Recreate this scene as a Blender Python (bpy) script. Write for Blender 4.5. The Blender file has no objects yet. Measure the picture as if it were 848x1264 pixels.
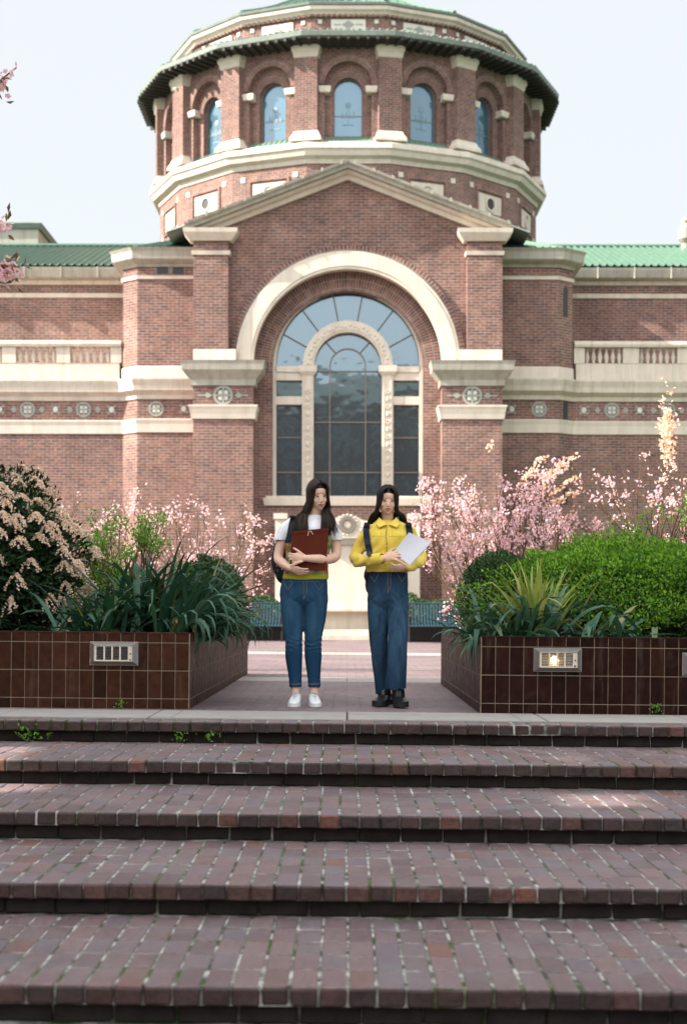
import bpy, bmesh, math, random
import numpy as np
from mathutils import Vector, Matrix, Quaternion, noise
R = math.radians
PI = math.pi
random.seed(7)
rng = np.random.default_rng(11)
scene = bpy.context.scene
col = scene.collection
F = 1900.0          # focal length in photograph pixels
CH = 0.70           # eye height above the plaza
HY = 757.0          # horizon row
def wx(px, d): return (px - 425.0) * d / F
def wz(py, d): return CH + (HY - py) * d / F

# ------------------------------------------------------------------ mesh builder
class MB:
    def __init__(s): s.v = []; s.f = []; s.uv = {}; s.sm = False
    def add(s, verts, faces, T=None):
        o = len(s.v)
        for p in verts:
            s.v.append(tuple(T(*p)) if T else tuple(p))
        for f in faces: s.f.append(tuple(i + o for i in f))
    def box(s, x0, x1, y0, y1, z0, z1, T=None):
        v = [(x0,y0,z0),(x1,y0,z0),(x1,y1,z0),(x0,y1,z0),(x0,y0,z1),(x1,y0,z1),(x1,y1,z1),(x0,y1,z1)]
        s.add(v, [(0,3,2,1),(4,5,6,7),(0,1,5,4),(1,2,6,5),(2,3,7,6),(3,0,4,7)], T)
    def bbox(s, x0, x1, y0, y1, z0, z1, b=.01, T=None, j=0.0):
        # box with chamfered edges (a worn brick or slab)
        v = []
        for sz in (0,1):
            for (sx,sy) in ((0,0),(1,0),(1,1),(0,1)):
                X = (x0,x1)[sx]; Y = (y0,y1)[sy]; Z = (z0,z1)[sz]
                dx = b if sx == 0 else -b; dy = b if sy == 0 else -b; dz = b if sz == 0 else -b
                jj = [random.uniform(-j,j) for _ in range(3)] if j else (0,0,0)
                v += [(X+jj[0],Y+dy+jj[1],Z+dz+jj[2]),(X+dx+jj[0],Y+jj[1],Z+dz+jj[2]),(X+dx+jj[0],Y+dy+jj[1],Z+jj[2])]
        def i(c,k): return c*3+k
        f = [tuple(i(c,2) for c in (3,2,1,0)), tuple(i(c,2) for c in (4,5,6,7)),
             (i(0,1),i(1,1),i(5,1),i(4,1)), (i(1,0),i(2,0),i(6,0),i(5,0)), (i(2,1),i(3,1),i(7,1),i(6,1)), (i(3,0),i(0,0),i(4,0),i(7,0))]
        for c in range(8): f.append((i(c,0),i(c,1),i(c,2)) if (c in (0,2,5,7)) else (i(c,2),i(c,1),i(c,0)))
        for a,b_,k1,k2 in ((0,1,1,2),(2,3,1,2),(4,5,2,1),(6,7,2,1)):
            f.append((i(a,k1),i(a,k2),i(b_,k2),i(b_,k1)))
        for a,b_,k1,k2 in ((1,2,0,2),(3,0,0,2),(5,6,2,0),(7,4,2,0)):
            f.append((i(a,k1),i(a,k2),i(b_,k2),i(b_,k1)))
        for a,b_ in ((0,4),(2,6)): f.append((i(a,0),i(a,1),i(b_,1),i(b_,0)))
        for a,b_ in ((1,5),(3,7)): f.append((i(a,1),i(a,0),i(b_,0),i(b_,1)))
        s.add(v, f, T)
    def prism(s, poly, y0, y1, T=None):
        # polygon in (x,z), extruded along y
        n = len(poly)
        v = [(x,y0,z) for x,z in poly] + [(x,y1,z) for x,z in poly]
        f = [tuple(range(n)), tuple(range(2*n-1, n-1, -1))]
        for i in range(n): j = (i+1) % n; f.append((i, i+n, j+n, j))
        s.add(v, f, T)
    def slab(s, poly, z0, z1):
        n = len(poly)
        v = [(x,y,z0) for x,y in poly] + [(x,y,z1) for x,y in poly]
        f = [tuple(range(n-1,-1,-1)), tuple(range(n,2*n))]
        for i in range(n): j = (i+1) % n; f.append((i, j, j+n, i+n))
        s.add(v, f)
    def tube(s, pts, rad, n=6, cap=True, T=None, flat=1.0):
        pts = [Vector(p) for p in pts]
        if not hasattr(rad, '__len__'): rad = [rad]*len(pts)
        o = []; up = None
        for i, p in enumerate(pts):
            t = (pts[min(i+1,len(pts)-1)] - pts[max(i-1,0)])
            if t.length < 1e-9: t = Vector((0,0,1))
            t.normalize()
            if up is None: up = Vector((0,0,1)) if abs(t.z) < .9 else Vector((0,1,0))
            a = t.cross(up)
            if a.length < 1e-6: a = t.cross(Vector((1,0,0)))
            a.normalize(); b = a.cross(t); b.normalize(); up = b
            for k in range(n):
                an = 2*PI*k/n
                o.append(p + a*math.cos(an)*rad[i] + b*math.sin(an)*rad[i]*flat)
        f = []
        for i in range(len(pts)-1):
            for k in range(n):
                k2 = (k+1) % n
                f.append((i*n+k, i*n+k2, (i+1)*n+k2, (i+1)*n+k))
        if cap:
            f.append(tuple(range(n-1,-1,-1))); f.append(tuple((len(pts)-1)*n+k for k in range(n)))
        s.add(o, f, T)
    def lathe(s, prof, c=(0,0,0), n=16, T=None, a0=0.0):
        v = []
        for r, z in prof:
            for k in range(n):
                a = a0 + 2*PI*k/n; v.append((c[0]+r*math.cos(a), c[1]+r*math.sin(a), c[2]+z))
        f = []
        for i in range(len(prof)-1):
            for k in range(n):
                k2 = (k+1) % n; f.append((i*n+k, i*n+k2, (i+1)*n+k2, (i+1)*n+k))
        f.append(tuple(range(n-1,-1,-1))); f.append(tuple((len(prof)-1)*n+k for k in range(n)))
        s.add(v, f, T)
    def ell(s, c, r, n=10, m=7, M=None):
        v = []; f = []
        for i in range(m+1):
            ph = PI*i/m
            for k in range(n):
                a = 2*PI*k/n
                p = Vector((r[0]*math.sin(ph)*math.cos(a), r[1]*math.sin(ph)*math.sin(a), r[2]*math.cos(ph)))
                if M is not None: p = M @ p
                v.append(p + Vector(c))
        for i in range(m):
            for k in range(n):
                k2 = (k+1) % n; f.append((i*n+k, (i+1)*n+k, (i+1)*n+k2, i*n+k2))
        s.add(v, f)
    def sweep(s, path, prof, closed=False, T=None):
        # mitred moulding: path in plan (x,y), outward = right-hand side; prof = closed polygon of (out, z)
        n = len(path); P = [Vector(p) for p in path]; m = len(prof); v = []
        for i in range(n):
            if closed or 0 < i < n-1:
                a = (P[i]-P[i-1]).normalized(); b = (P[(i+1)%n]-P[i]).normalized()
            elif i == 0: a = b = (P[1]-P[0]).normalized()
            else: a = b = (P[-1]-P[-2]).normalized()
            na = Vector((a.y,-a.x)); nb = Vector((b.y,-b.x)); nn = (na+nb); nn.normalize()
            k = 1/max(.3, nn.dot(na))
            for o, z in prof: v.append((P[i].x+nn.x*o*k, P[i].y+nn.y*o*k, z))
        f = []
        for i in range(n if closed else n-1):
            j = (i+1) % n
            for q in range(m):
                q2 = (q+1) % m; f.append((i*m+q, i*m+q2, j*m+q2, j*m+q))
        if not closed:
            f.append(tuple(range(m-1,-1,-1))); f.append(tuple((n-1)*m+q for q in range(m)))
        s.add(v, f, T)
    def ring(s, cx, cz, r0, r1, y0, y1, a0=0.0, a1=PI, n=32, T=None):
        # arch band in the xz plane
        v = []; f = []
        for i in range(n+1):
            a = a0+(a1-a0)*i/n; c, d = math.cos(a), math.sin(a)
            v += [(cx+r0*c,y0,cz+r0*d),(cx+r1*c,y0,cz+r1*d),(cx+r1*c,y1,cz+r1*d),(cx+r0*c,y1,cz+r0*d)]
        for i in range(n):
            for q in range(4):
                q2 = (q+1) % 4; f.append((i*4+q, i*4+q2, (i+1)*4+q2, (i+1)*4+q))
        f.append((3,2,1,0)); f.append(tuple(n*4+q for q in range(4)))
        s.add(v, f, T)
    def archwall(s, X0, X1, Z0, Z1, cx, r, zs, zp, y0, y1, n=24, T=None, top=None):
        # wall X0..X1, Z0..Z1 with an opening: jambs cx+-r from zs up to the spring zp, half circle above; reveals to y1
        top = top or (lambda x: Z1)
        A = cx-r; B = cx+r
        if A-X0 > 1e-5: s.add([(X0,y0,Z0),(A,y0,Z0),(A,y0,top(A)),(X0,y0,top(X0))], [(0,1,2,3)], T)
        if X1-B > 1e-5: s.add([(B,y0,Z0),(X1,y0,Z0),(X1,y0,top(X1)),(B,y0,top(B))], [(0,1,2,3)], T)
        if zs-Z0 > 1e-5: s.add([(A,y0,Z0),(B,y0,Z0),(B,y0,zs),(A,y0,zs)], [(0,1,2,3)], T)
        arc = [(cx-r*math.cos(PI*i/n), zp+r*math.sin(PI*i/n)) for i in range(n+1)]
        for i in range(n):
            (xa,za),(xb,zb) = arc[i], arc[i+1]
            s.add([(xa,y0,za),(xb,y0,zb),(xb,y0,top(xb)),(xa,y0,top(xa))], [(0,1,2,3)], T)
        path = [(A,zs)] + arc + [(B,zs)]
        for i in range(len(path)-1):
            (xa,za),(xb,zb) = path[i], path[i+1]
            s.add([(xa,y0,za),(xa,y1,za),(xb,y1,zb),(xb,y0,zb)], [(0,1,2,3)], T)
        s.add([(A,y0,zs),(B,y0,zs),(B,y1,zs),(A,y1,zs)], [(0,1,2,3)], T)
    def archfill(s, cx, r, zs, zp, y, n=24, T=None):
        arc = [(cx+r*math.cos(PI*i/n), y, zp+r*math.sin(PI*i/n)) for i in range(n+1)]
        s.add([(cx-r,y,zs),(cx+r,y,zs)] + arc, [tuple(range(n+3))], T)
    def join(s, o):
        # append another builder's faces as the second material
        s.split = len(s.f); k = len(s.v); s.v += o.v; s.f += [tuple(i+k for i in f) for f in o.f]
    def build(s, name, m=None, parent=None, smooth=False, normals=False, uvfn=None):
        me = bpy.data.meshes.new(name)
        me.from_pydata([tuple(p) for p in s.v], [], s.f)
        if normals:
            bm = bmesh.new(); bm.from_mesh(me); bmesh.ops.recalc_face_normals(bm, faces=bm.faces); bm.to_mesh(me); bm.free()
        o = link(name, me, m, parent, smooth)
        boxuv(me, uvfn)
        if hasattr(s, 'split'):
            for p in me.polygons[s.split:]: p.material_index = 1
        return o

def boxuv(me, uvfn=None):
    n = len(me.polygons); nl = len(me.loops)
    if nl == 0: return
    co = np.empty(len(me.vertices)*3); me.vertices.foreach_get('co', co); co = co.reshape(-1,3)
    no = np.empty(n*3); me.polygons.foreach_get('normal', no); no = no.reshape(-1,3)
    tot = np.empty(n, dtype=np.int32); me.polygons.foreach_get('loop_total', tot)
    vi = np.empty(nl, dtype=np.int32); me.loops.foreach_get('vertex_index', vi)
    N = np.repeat(no, tot, axis=0); P = co[vi]
    hor = np.abs(N[:,2]) > .8
    h = np.hypot(N[:,0], N[:,1]); h[h < 1e-6] = 1
    tx = -N[:,1]/h; ty = N[:,0]/h
    u = P[:,0]*tx + P[:,1]*ty; v = P[:,2].copy()
    u[hor] = P[hor,0]; v[hor] = P[hor,1]
    if uvfn: u, v = uvfn(P, N, u, v)
    uv = me.uv_layers.new(name='UVMap')
    a = np.stack([u, v], 1).astype(np.float32).ravel(); uv.data.foreach_set('uv', a)

def link(name, me, m=None, parent=None, smooth=False):
    o = bpy.data.objects.new(name, me); col.objects.link(o)
    if m is not None:
        for q in (m if isinstance(m, (list, tuple)) else [m]): me.materials.append(q)
    if parent is not None: o.parent = parent
    if smooth: me.polygons.foreach_set('use_smooth', [True]*len(me.polygons))
    return o
def tag(o, label, cat, group=None, kind=None):
    if label: o['label'] = label
    if cat: o['category'] = cat
    if group: o['group'] = group
    if kind: o['kind'] = kind
    return o
def struct(o): o['kind'] = 'structure'; return o
def empty(name, loc=(0,0,0), parent=None):
    o = bpy.data.objects.new(name, None); col.objects.link(o); o.location = loc; o.empty_display_size = .2
    if parent is not None: o.parent = parent
    return o

# ------------------------------------------------------------------ materials
class NT:
    def __init__(s, name):
        s.m = bpy.data.materials.new(name); s.m.use_nodes = True
        s.t = s.m.node_tree; s.b = s.t.nodes['Principled BSDF']; s.out = s.t.nodes['Material Output']
    def n(s, typ, **kw):
        x = s.t.nodes.new(typ)
        for k, v in kw.items():
            if k.startswith('i_'):
                x.inputs[k[2:].replace('_',' ')].default_value = v
            else: setattr(x, k, v)
        return x
    def l(s, a, b): s.t.links.new(a, b)
    def noise(s, scale, detail=4, rough=.55, vec=None, dim=None):
        x = s.n('ShaderNodeTexNoise'); x.inputs['Scale'].default_value = scale; x.inputs['Detail'].default_value = detail
        x.inputs['Roughness'].default_value = rough
        if vec is not None: s.l(vec, x.inputs['Vector'])
        return x.outputs['Fac']
    def ramp(s, fac, stops, interp='LINEAR'):
        x = s.n('ShaderNodeValToRGB'); x.color_ramp.interpolation = interp
        e = x.color_ramp.elements
        while len(e) < len(stops): e.new(.5)
        for i, (p, c) in enumerate(stops):
            e[i].position = p; e[i].color = (c[0],c[1],c[2],1) if hasattr(c,'__len__') else (c,c,c,1)
        s.l(fac, x.inputs['Fac']); return x.outputs['Color']
    def mix(s, fac, a, b, mode='MIX'):
        x = s.n('ShaderNodeMix', data_type='RGBA', blend_type=mode)
        for sock, v in ((x.inputs[0], fac), (x.inputs[6], a), (x.inputs[7], b)):
            if isinstance(v, bpy.types.NodeSocket): s.l(v, sock)
            elif hasattr(v, '__len__'): sock.default_value = (v[0],v[1],v[2],1)
            else: sock.default_value = v
        return x.outputs[2]
    def math(s, op, a, b=None):
        x = s.n('ShaderNodeMath', operation=op)
        for i, v in enumerate((a, b)):
            if v is None: continue
            if isinstance(v, bpy.types.NodeSocket): s.l(v, x.inputs[i])
            else: x.inputs[i].default_value = v
        return x.outputs[0]
    def bump(s, h, dist=.01, strength=1.0):
        x = s.n('ShaderNodeBump'); x.inputs['Distance'].default_value = dist; x.inputs['Strength'].default_value = strength
        s.l(h, x.inputs['Height']); s.l(x.outputs['Normal'], s.b.inputs['Normal']); return x
    def uv(s): return s.n('ShaderNodeTexCoord').outputs['UV']
    def obj(s): return s.n('ShaderNodeTexCoord').outputs['Object']
    def island(s): return s.n('ShaderNodeNewGeometry').outputs['Random Per Island']
    def set(s, color=None, rough=None, metal=None, spec=None):
        if color is not None:
            if isinstance(color, bpy.types.NodeSocket): s.l(color, s.b.inputs['Base Color'])
            else: s.b.inputs['Base Color'].default_value = (color[0],color[1],color[2],1)
        if rough is not None:
            if isinstance(rough, bpy.types.NodeSocket): s.l(rough, s.b.inputs['Roughness'])
            else: s.b.inputs['Roughness'].default_value = rough
        if metal is not None: s.b.inputs['Metallic'].default_value = metal
        if spec is not None: s.b.inputs['Specular IOR Level'].default_value = spec
        return s.m

def m_flat(name, c, rough=.7, metal=0, spec=.4, var=.25, scale=12):
    t = NT(name); f = t.noise(scale, 4, .6, t.obj())
    cc = t.mix(f, [x*(1-var) for x in c], [min(1,x*(1+var)) for x in c])
    return t.set(cc, rough, metal, spec)

def m_brick(name, c1, c2, mortar, bw=.22, bh=.07, ms=.009, stain=.36, bump=.006, rough=.85, off=.5):
    t = NT(name); uv = t.uv()
    b = t.n('ShaderNodeTexBrick', offset=off, squash=1.0)
    t.l(uv, b.inputs['Vector'])
    b.inputs['Scale'].default_value = 1; b.inputs['Brick Width'].default_value = bw; b.inputs['Row Height'].default_value = bh
    b.inputs['Mortar Size'].default_value = ms; b.inputs['Mortar Smooth'].default_value = .3; b.inputs['Bias'].default_value = 0
    b.inputs['Color1'].default_value = (*c1,1); b.inputs['Color2'].default_value = (*c2,1); b.inputs['Mortar'].default_value = (*mortar,1)
    big = t.noise(.5, 5, .6, t.obj()); fine = t.noise(9, 6, .7, t.obj())
    c = t.mix(t.ramp(big, [(.35,0),(.68,1)]), b.outputs['Color'], t.mix(1.0, b.outputs['Color'], (1-stain,1-stain*1.05,1-stain*1.0), 'MULTIPLY'))
    mid = t.noise(2.6, 5, .7, t.obj()); c = t.mix(.6, c, t.mix(1.0, c, t.ramp(mid, [(.3,.62),(.7,1.38)]), 'MULTIPLY'))
    c = t.mix(.55, c, t.mix(1.0, c, t.ramp(fine, [(.3,.55),(.7,1.45)]), 'MULTIPLY'))
    t.set(c, rough, 0, .3)
    h = t.math('ADD', t.math('MULTIPLY', b.outputs['Fac'], -1.0), t.math('MULTIPLY', fine, .5))
    t.bump(h, bump, .8)
    return t.m

def m_stone(name, c, var=.22, streak=.5, rough=.75, joints=True):
    t = NT(name); ob = t.obj()
    f = t.noise(2.2, 6, .65, ob)
    mp = t.n('ShaderNodeMapping'); mp.inputs['Scale'].default_value = (5,5,.55); t.l(ob, mp.inputs['Vector'])
    st = t.noise(1.0, 5, .6, mp.outputs['Vector'])
    cc = t.mix(f, [x*(1-var) for x in c], [min(.9,x*(1+var*.6)) for x in c])
    cc = t.mix(t.ramp(st, [(.45,0),(.75,streak)]), cc, (c[0]*.5,c[1]*.47,c[2]*.42))
    h = t.noise(25, 4, .6, ob)
    if joints:
        b = t.n('ShaderNodeTexBrick', offset=.5); t.l(t.uv(), b.inputs['Vector'])
        b.inputs['Scale'].default_value = 1; b.inputs['Brick Width'].default_value = 1.15; b.inputs['Row Height'].default_value = 6.0
        b.inputs['Mortar Size'].default_value = .008; b.inputs['Mortar Smooth'].default_value = .2
        cc = t.mix(t.math('MULTIPLY', b.outputs['Fac'], .5), cc, (c[0]*.45,c[1]*.42,c[2]*.38))
    t.set(cc, rough, 0, .3); t.bump(h, .004, .6)
    return t.m

def m_leaf(name, cols, rough=.45, trans=.25, spec=.35):
    # colour differs leaf by leaf; light passes through the blade
    t = NT(name); c = t.ramp(t.island(), [(i/max(1,len(cols)-1), k) for i, k in enumerate(cols)])
    t.set(c, rough, 0, spec)
    if trans > 0:
        tr = t.n('ShaderNodeBsdfTranslucent'); t.l(t.mix(1.0, c, (1.5,1.5,1.0), 'MULTIPLY'), tr.inputs['Color'])
        mx = t.n('ShaderNodeMixShader'); mx.inputs[0].default_value = trans
        t.l(t.b.outputs[0], mx.inputs[1]); t.l(tr.outputs[0], mx.inputs[2]); t.l(mx.outputs[0], t.out.inputs['Surface'])
    return t.m

# brick, stone and metal of the place
M = {}
M['brick'] = m_brick('red_brick', (.250,.115,.084), (.145,.076,.066), (.31,.26,.23), bw=.24, bh=.078, ms=.010)
M['brick_arch'] = m_brick('radial_brick', (.24,.110,.080), (.14,.073,.064), (.31,.26,.23), bw=.078, bh=.24, ms=.012, off=.0)
M['stone'] = m_stone('limestone', (.56,.49,.41))
M['stone_old'] = m_stone('weathered_limestone', (.36,.335,.285), streak=.6)
M['terracotta'] = m_stone('cream_terracotta', (.60,.52,.44), streak=.35, joints=False)
M['medallion'] = m_flat('grey_green_inlay', (.25,.26,.23), .7)
M['medallion_light'] = m_flat('pale_inlay', (.52,.50,.44), .7)
M['tile_green'] = m_flat('green_glazed_roof_tile', (.062,.125,.088), .5, 0, .5, .35, 3)
M['copper'] = m_flat('weathered_copper', (.155,.18,.155), .6, 0, .4, .45, 2.5)
M['copper_green'] = m_flat('green_copper_sill', (.11,.21,.15), .55, 0, .4, .25, 4)
M['dark_wood'] = m_flat('dark_eaves_timber', (.03,.026,.022), .7)
M['etched'] = m_flat('etched_pale_glass', (.16,.25,.30), .5)
M['mullion'] = m_flat('bronze_mullion', (.16,.13,.115), .5)
def glass(name, c, refl=.30, tint=(.75,.92,1.0)):
    t = NT(name); ob = t.obj()
    f = t.noise(1.3, 3, .5, ob)
    t.set(t.mix(f, [x*.7 for x in c], [x*1.3 for x in c]), .25, 0, .5)
    g = t.n('ShaderNodeBsdfGlossy'); g.inputs['Color'].default_value = (*tint,1); g.inputs['Roughness'].default_value = .04
    bp = t.n('ShaderNodeBump'); bp.inputs['Distance'].default_value = .012; bp.inputs['Strength'].default_value = .6
    t.l(t.noise(1.6, 2, .5, ob), bp.inputs['Height']); t.l(bp.outputs[0], g.inputs['Normal'])
    mx = t.n('ShaderNodeMixShader'); mx.inputs[0].default_value = refl
    t.l(t.b.outputs[0], mx.inputs[1]); t.l(g.outputs[0], mx.inputs[2]); t.l(mx.outputs[0], t.out.inputs['Surface'])
    return t.m
M['glass'] = glass('window_glass', (.018,.028,.034), .17, (.62,.82,.95))
M['glass_drum'] = glass('sky_tinted_drum_glass', (.035,.085,.115), .13, (.55,.8,1.0))  # blue of the reflected sky put into the glass colour
# ------------------------------------------------------------------ camera, light, sky
cam_d = bpy.data.cameras.new('camera'); cam = bpy.data.objects.new('camera', cam_d); col.objects.link(cam)
cam_d.sensor_width = 36; cam_d.sensor_fit = 'AUTO'; cam_d.lens = F/1264*36
cam.location = (0.0056, 0, CH); cam.rotation_mode = 'QUATERNION'
cam.rotation_quaternion = Quaternion((1,0,0), R(90)) @ Quaternion((0,0,1), R(.08))
cam_d.shift_y = (HY-632)/1264; cam_d.shift_x = -.004
cam_d.clip_end = 3000; cam_d.clip_start = .05
cam_d.dof.use_dof = True; cam_d.dof.focus_distance = 11.4; cam_d.dof.aperture_fstop = 2.8
scene.camera = cam
SUN_AZ, SUN_EL = 78.5, 34.0        # degrees left of the viewer's back, and up
sv = Vector((-math.sin(R(SUN_AZ))*math.cos(R(SUN_EL)), -math.cos(R(SUN_AZ))*math.cos(R(SUN_EL)), math.sin(R(SUN_EL))))
sd = bpy.data.lights.new('sun', 'SUN'); sun = bpy.data.objects.new('sun', sd); col.objects.link(sun)
sd.energy = 5.0; sd.angle = R(.53); sd.color = (1.0,.93,.82)
sun.rotation_mode = 'QUATERNION'; sun.rotation_quaternion = sv.to_track_quat('Z', 'Y'); sun.location = (-30,-10,40)
w = bpy.data.worlds.new('World'); scene.world = w; w.use_nodes = True
wt = w.node_tree; bg = wt.nodes['Background']
sky = wt.nodes.new('ShaderNodeTexSky'); sky.sky_type = 'NISHITA'; sky.sun_disc = False
sky.sun_elevation = R(SUN_EL); sky.sun_rotation = math.atan2(sv.x, sv.y)
sky.air_density = 1.0; sky.dust_density = 3.0; sky.ozone_density = 1.0; sky.altitude = 20
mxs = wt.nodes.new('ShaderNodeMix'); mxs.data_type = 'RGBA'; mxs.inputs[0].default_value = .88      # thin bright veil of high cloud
# the veil is raised behind and left of the viewer as added fill light
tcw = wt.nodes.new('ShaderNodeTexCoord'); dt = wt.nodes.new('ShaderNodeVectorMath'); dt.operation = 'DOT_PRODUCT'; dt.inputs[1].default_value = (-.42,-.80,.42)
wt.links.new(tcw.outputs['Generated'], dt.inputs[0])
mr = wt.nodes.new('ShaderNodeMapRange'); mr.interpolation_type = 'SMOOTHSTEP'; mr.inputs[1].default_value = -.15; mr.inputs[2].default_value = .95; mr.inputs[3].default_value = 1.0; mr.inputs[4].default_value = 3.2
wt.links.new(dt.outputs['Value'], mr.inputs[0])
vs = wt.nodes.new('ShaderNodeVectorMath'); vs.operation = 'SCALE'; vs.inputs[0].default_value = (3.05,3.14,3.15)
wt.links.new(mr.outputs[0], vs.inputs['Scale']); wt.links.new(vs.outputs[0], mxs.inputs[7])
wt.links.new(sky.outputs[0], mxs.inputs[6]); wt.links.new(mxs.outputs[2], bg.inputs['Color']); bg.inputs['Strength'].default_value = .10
scene.view_settings.view_transform = 'Standard'; scene.view_settings.look = 'None'; scene.view_settings.gamma = 1
scene.view_settings.exposure = 1.62
scene.cycles.max_bounces = 6; scene.cycles.diffuse_bounces = 3; scene.cycles.glossy_bounces = 3; scene.cycles.transmission_bounces = 4
scene.cycles.use_denoising = True

# ------------------------------------------------------------------ steps and plaza
D0, TR, RISE, BW = 9.85, 1.161, .14, .0985
t = NT('worn_paving_brick'); isl = t.island(); ob = t.obj()
c = t.ramp(isl, [(0,(.115,.073,.077)),(.3,(.168,.107,.110)),(.5,(.130,.102,.116)),(.72,(.182,.113,.110)),(.93,(.13,.085,.085)),(1,(.17,.08,.062))])
geo = t.n('ShaderNodeNewGeometry'); sx = t.n('ShaderNodeSeparateXYZ'); t.l(geo.outputs['Normal'], sx.inputs[0])
fr = t.noise(55, 6, .7, ob); md = t.noise(3.2, 5, .6, ob)
c = t.mix(1.0, c, t.ramp(fr, [(.25,.55),(.75,1.5)]), 'MULTIPLY')
c = t.mix(t.ramp(md, [(.45,0),(.75,.55)]), c, (.185,.165,.17))       # worn pale bloom on the bricks
c = t.mix(t.ramp(t.noise(1.1,6,.7,ob), [(.54,0),(.70,.45)]), c, (.050,.042,.044))      # old damp stains
edge = t.ramp(sx.outputs['Y'], [(0,0),(1,1)])
t.set(c, t.ramp(fr, [(.3,.42),(.7,.7)]), 0, .45); t.bump(fr, .007, 1.0)
M['paver'] = t.m
t = NT('shaded_nosing_brick'); c = t.ramp(t.island(), [(0,(.020,.011,.010)),(.4,(.038,.018,.015)),(.85,(.028,.017,.016)),(.975,(.07,.03,.025)),(1,(.115,.042,.028))])  # face bricks darkened, the shade on the step fronts put into colour
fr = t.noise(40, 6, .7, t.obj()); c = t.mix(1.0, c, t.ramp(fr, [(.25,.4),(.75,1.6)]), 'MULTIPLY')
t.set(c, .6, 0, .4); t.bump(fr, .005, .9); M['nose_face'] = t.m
t = NT('mossy_mortar'); ob = t.obj(); a = t.noise(2.3, 5, .65, ob); b_ = t.noise(9, 4, .6, ob)
c = t.ramp(b_, [(.38,(.05,.05,.04)),(.5,(.20,.19,.17)),(.62,(.42,.40,.38))])
c = t.mix(t.ramp(a, [(.54,0),(.62,1)]), c, t.mix(b_, (.02,.035,.012), (.075,.12,.03)))
t.set(c, .95, 0, .2); t.bump(t.noise(60,4,.6,ob), .004, 1); M['mortar'] = t.m
M['riser'] = m_flat('dirty_shaded_riser_brick', (.024,.019,.017), .95, 0, .1, .6, 14)  # dirty brick, darkened further to put in the shade under the nosing

def wob(x, k): return .006*math.sin(x*1.3+k*2.1)+.005*math.sin(x*3.7+k)
bm_top = MB(); bm_nose = MB(); bm_mort = MB(); bm_ris = MB()
W = 7.5
for k in range(0, 6):
    z = -k*RISE; yn = D0-k*TR
    rows = 5 if k else 1
    rd = TR/5
    xoff = .03*math.sin(k*5)
    nx = int(2*W/BW)
    for r in range(rows):
        y0 = yn + r*rd; nose = (r == 0)
        for i in range(nx):
            x0 = -W + i*BW + xoff; g = random.uniform(.0028,.005)
            dz = max(-.0016,min(.0020,random.gauss(0,.0009))) + wob(x0,k)*.06; jy = random.uniform(-.003,.003)
            if nose:
                dy = wob(x0,k+3)+random.uniform(-.004,.004)
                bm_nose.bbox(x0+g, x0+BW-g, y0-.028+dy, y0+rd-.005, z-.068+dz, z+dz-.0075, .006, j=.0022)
                bm_top.bbox(x0+g+.0015, x0+BW-g-.0015, y0-.021+dy, y0+rd-.006, z-.03+dz, z+dz, .005, j=.0012)
            else:
                bm_top.bbox(x0+g, x0+BW-g, y0+.008+jy, y0+rd-.008+jy, z-.05+dz, z+dz, .0045, j=.0016)
    # mortar bed and recessed riser courses below the nosing
    bm_mort.box(-W-.1, W+.1, yn-.012, yn+TR+.05 if k else yn+.232, z-.069, z-.0034)
    for i in range(int(2*W/.21)):
        x0 = -W+i*.21; dy = random.uniform(-.008,.008)
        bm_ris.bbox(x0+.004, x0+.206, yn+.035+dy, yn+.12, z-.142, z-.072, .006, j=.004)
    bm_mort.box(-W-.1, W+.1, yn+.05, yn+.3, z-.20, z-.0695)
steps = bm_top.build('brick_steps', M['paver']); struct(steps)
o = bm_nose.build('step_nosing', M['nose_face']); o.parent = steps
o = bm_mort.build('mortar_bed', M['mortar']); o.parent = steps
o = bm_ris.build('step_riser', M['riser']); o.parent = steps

# lower paving under the viewer, plaza, stone band, pale bands
t = NT('plaza_brick'); uv = t.uv()
b = t.n('ShaderNodeTexBrick', offset=.5); t.l(uv, b.inputs['Vector'])
for kk, vv in (('Scale',1),('Brick Width',.205),('Row Height',.1),('Mortar Size',.0045),('Mortar Smooth',.3)): b.inputs[kk].default_value = vv
b.inputs['Color1'].default_value = (.185,.125,.13,1); b.inputs['Color2'].default_value = (.125,.095,.11,1); b.inputs['Mortar'].default_value = (.035,.04,.03,1)
big = t.noise(.7, 5, .6, t.obj()); fine = t.noise(14, 5, .7, t.obj())
c = t.mix(t.ramp(big, [(.4,0),(.65,.6)]), b.outputs['Color'], (.22,.165,.165))
c = t.mix(1.0, c, t.ramp(fine, [(.3,.65),(.7,1.35)]), 'MULTIPLY')
t.set(c, .6, 0, .4); t.bump(t.math('MULTIPLY', b.outputs['Fac'], -1), .004, .7); M['plaza'] = t.m
M['granite'] = m_stone('pale_granite_slab', (.33,.31,.29), .25, .35, .8)
M['band'] = m_flat('pale_paving_band', (.30,.27,.25), .75, 0, .3, .2, 5)
mb = MB(); y0 = D0+TR/5+.004
mb.box(-40, 40, y0+.78, 46, -.3, 0.0)
struct(mb.build('plaza_paving', M['plaza']))
mb = MB(); x = -12.0
while x < 12:
    L = random.uniform(1.1,1.5); dz = random.uniform(-.002,.002)
    mb.bbox(x+.003, x+L-.003, y0, y0+.775, -.12, .004+dz, .006); x += L
struct(mb.build('granite_edging', M['granite']))
mb = MB()
for (ya, yb) in ((15.7,16.6),(26.0,27.3)):
    x = -30
    while x < 30:
        mb.bbox(x+.003, x+1.197, ya, yb, -.05, .005, .004); x += 1.2
struct(mb.build('paving_band', M['band']))
mb = MB(); mb.box(-40, 40, -60, D0-5*TR+.03, -1.2, -.842)
struct(mb.build('lower_paving', M['plaza']))
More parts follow.
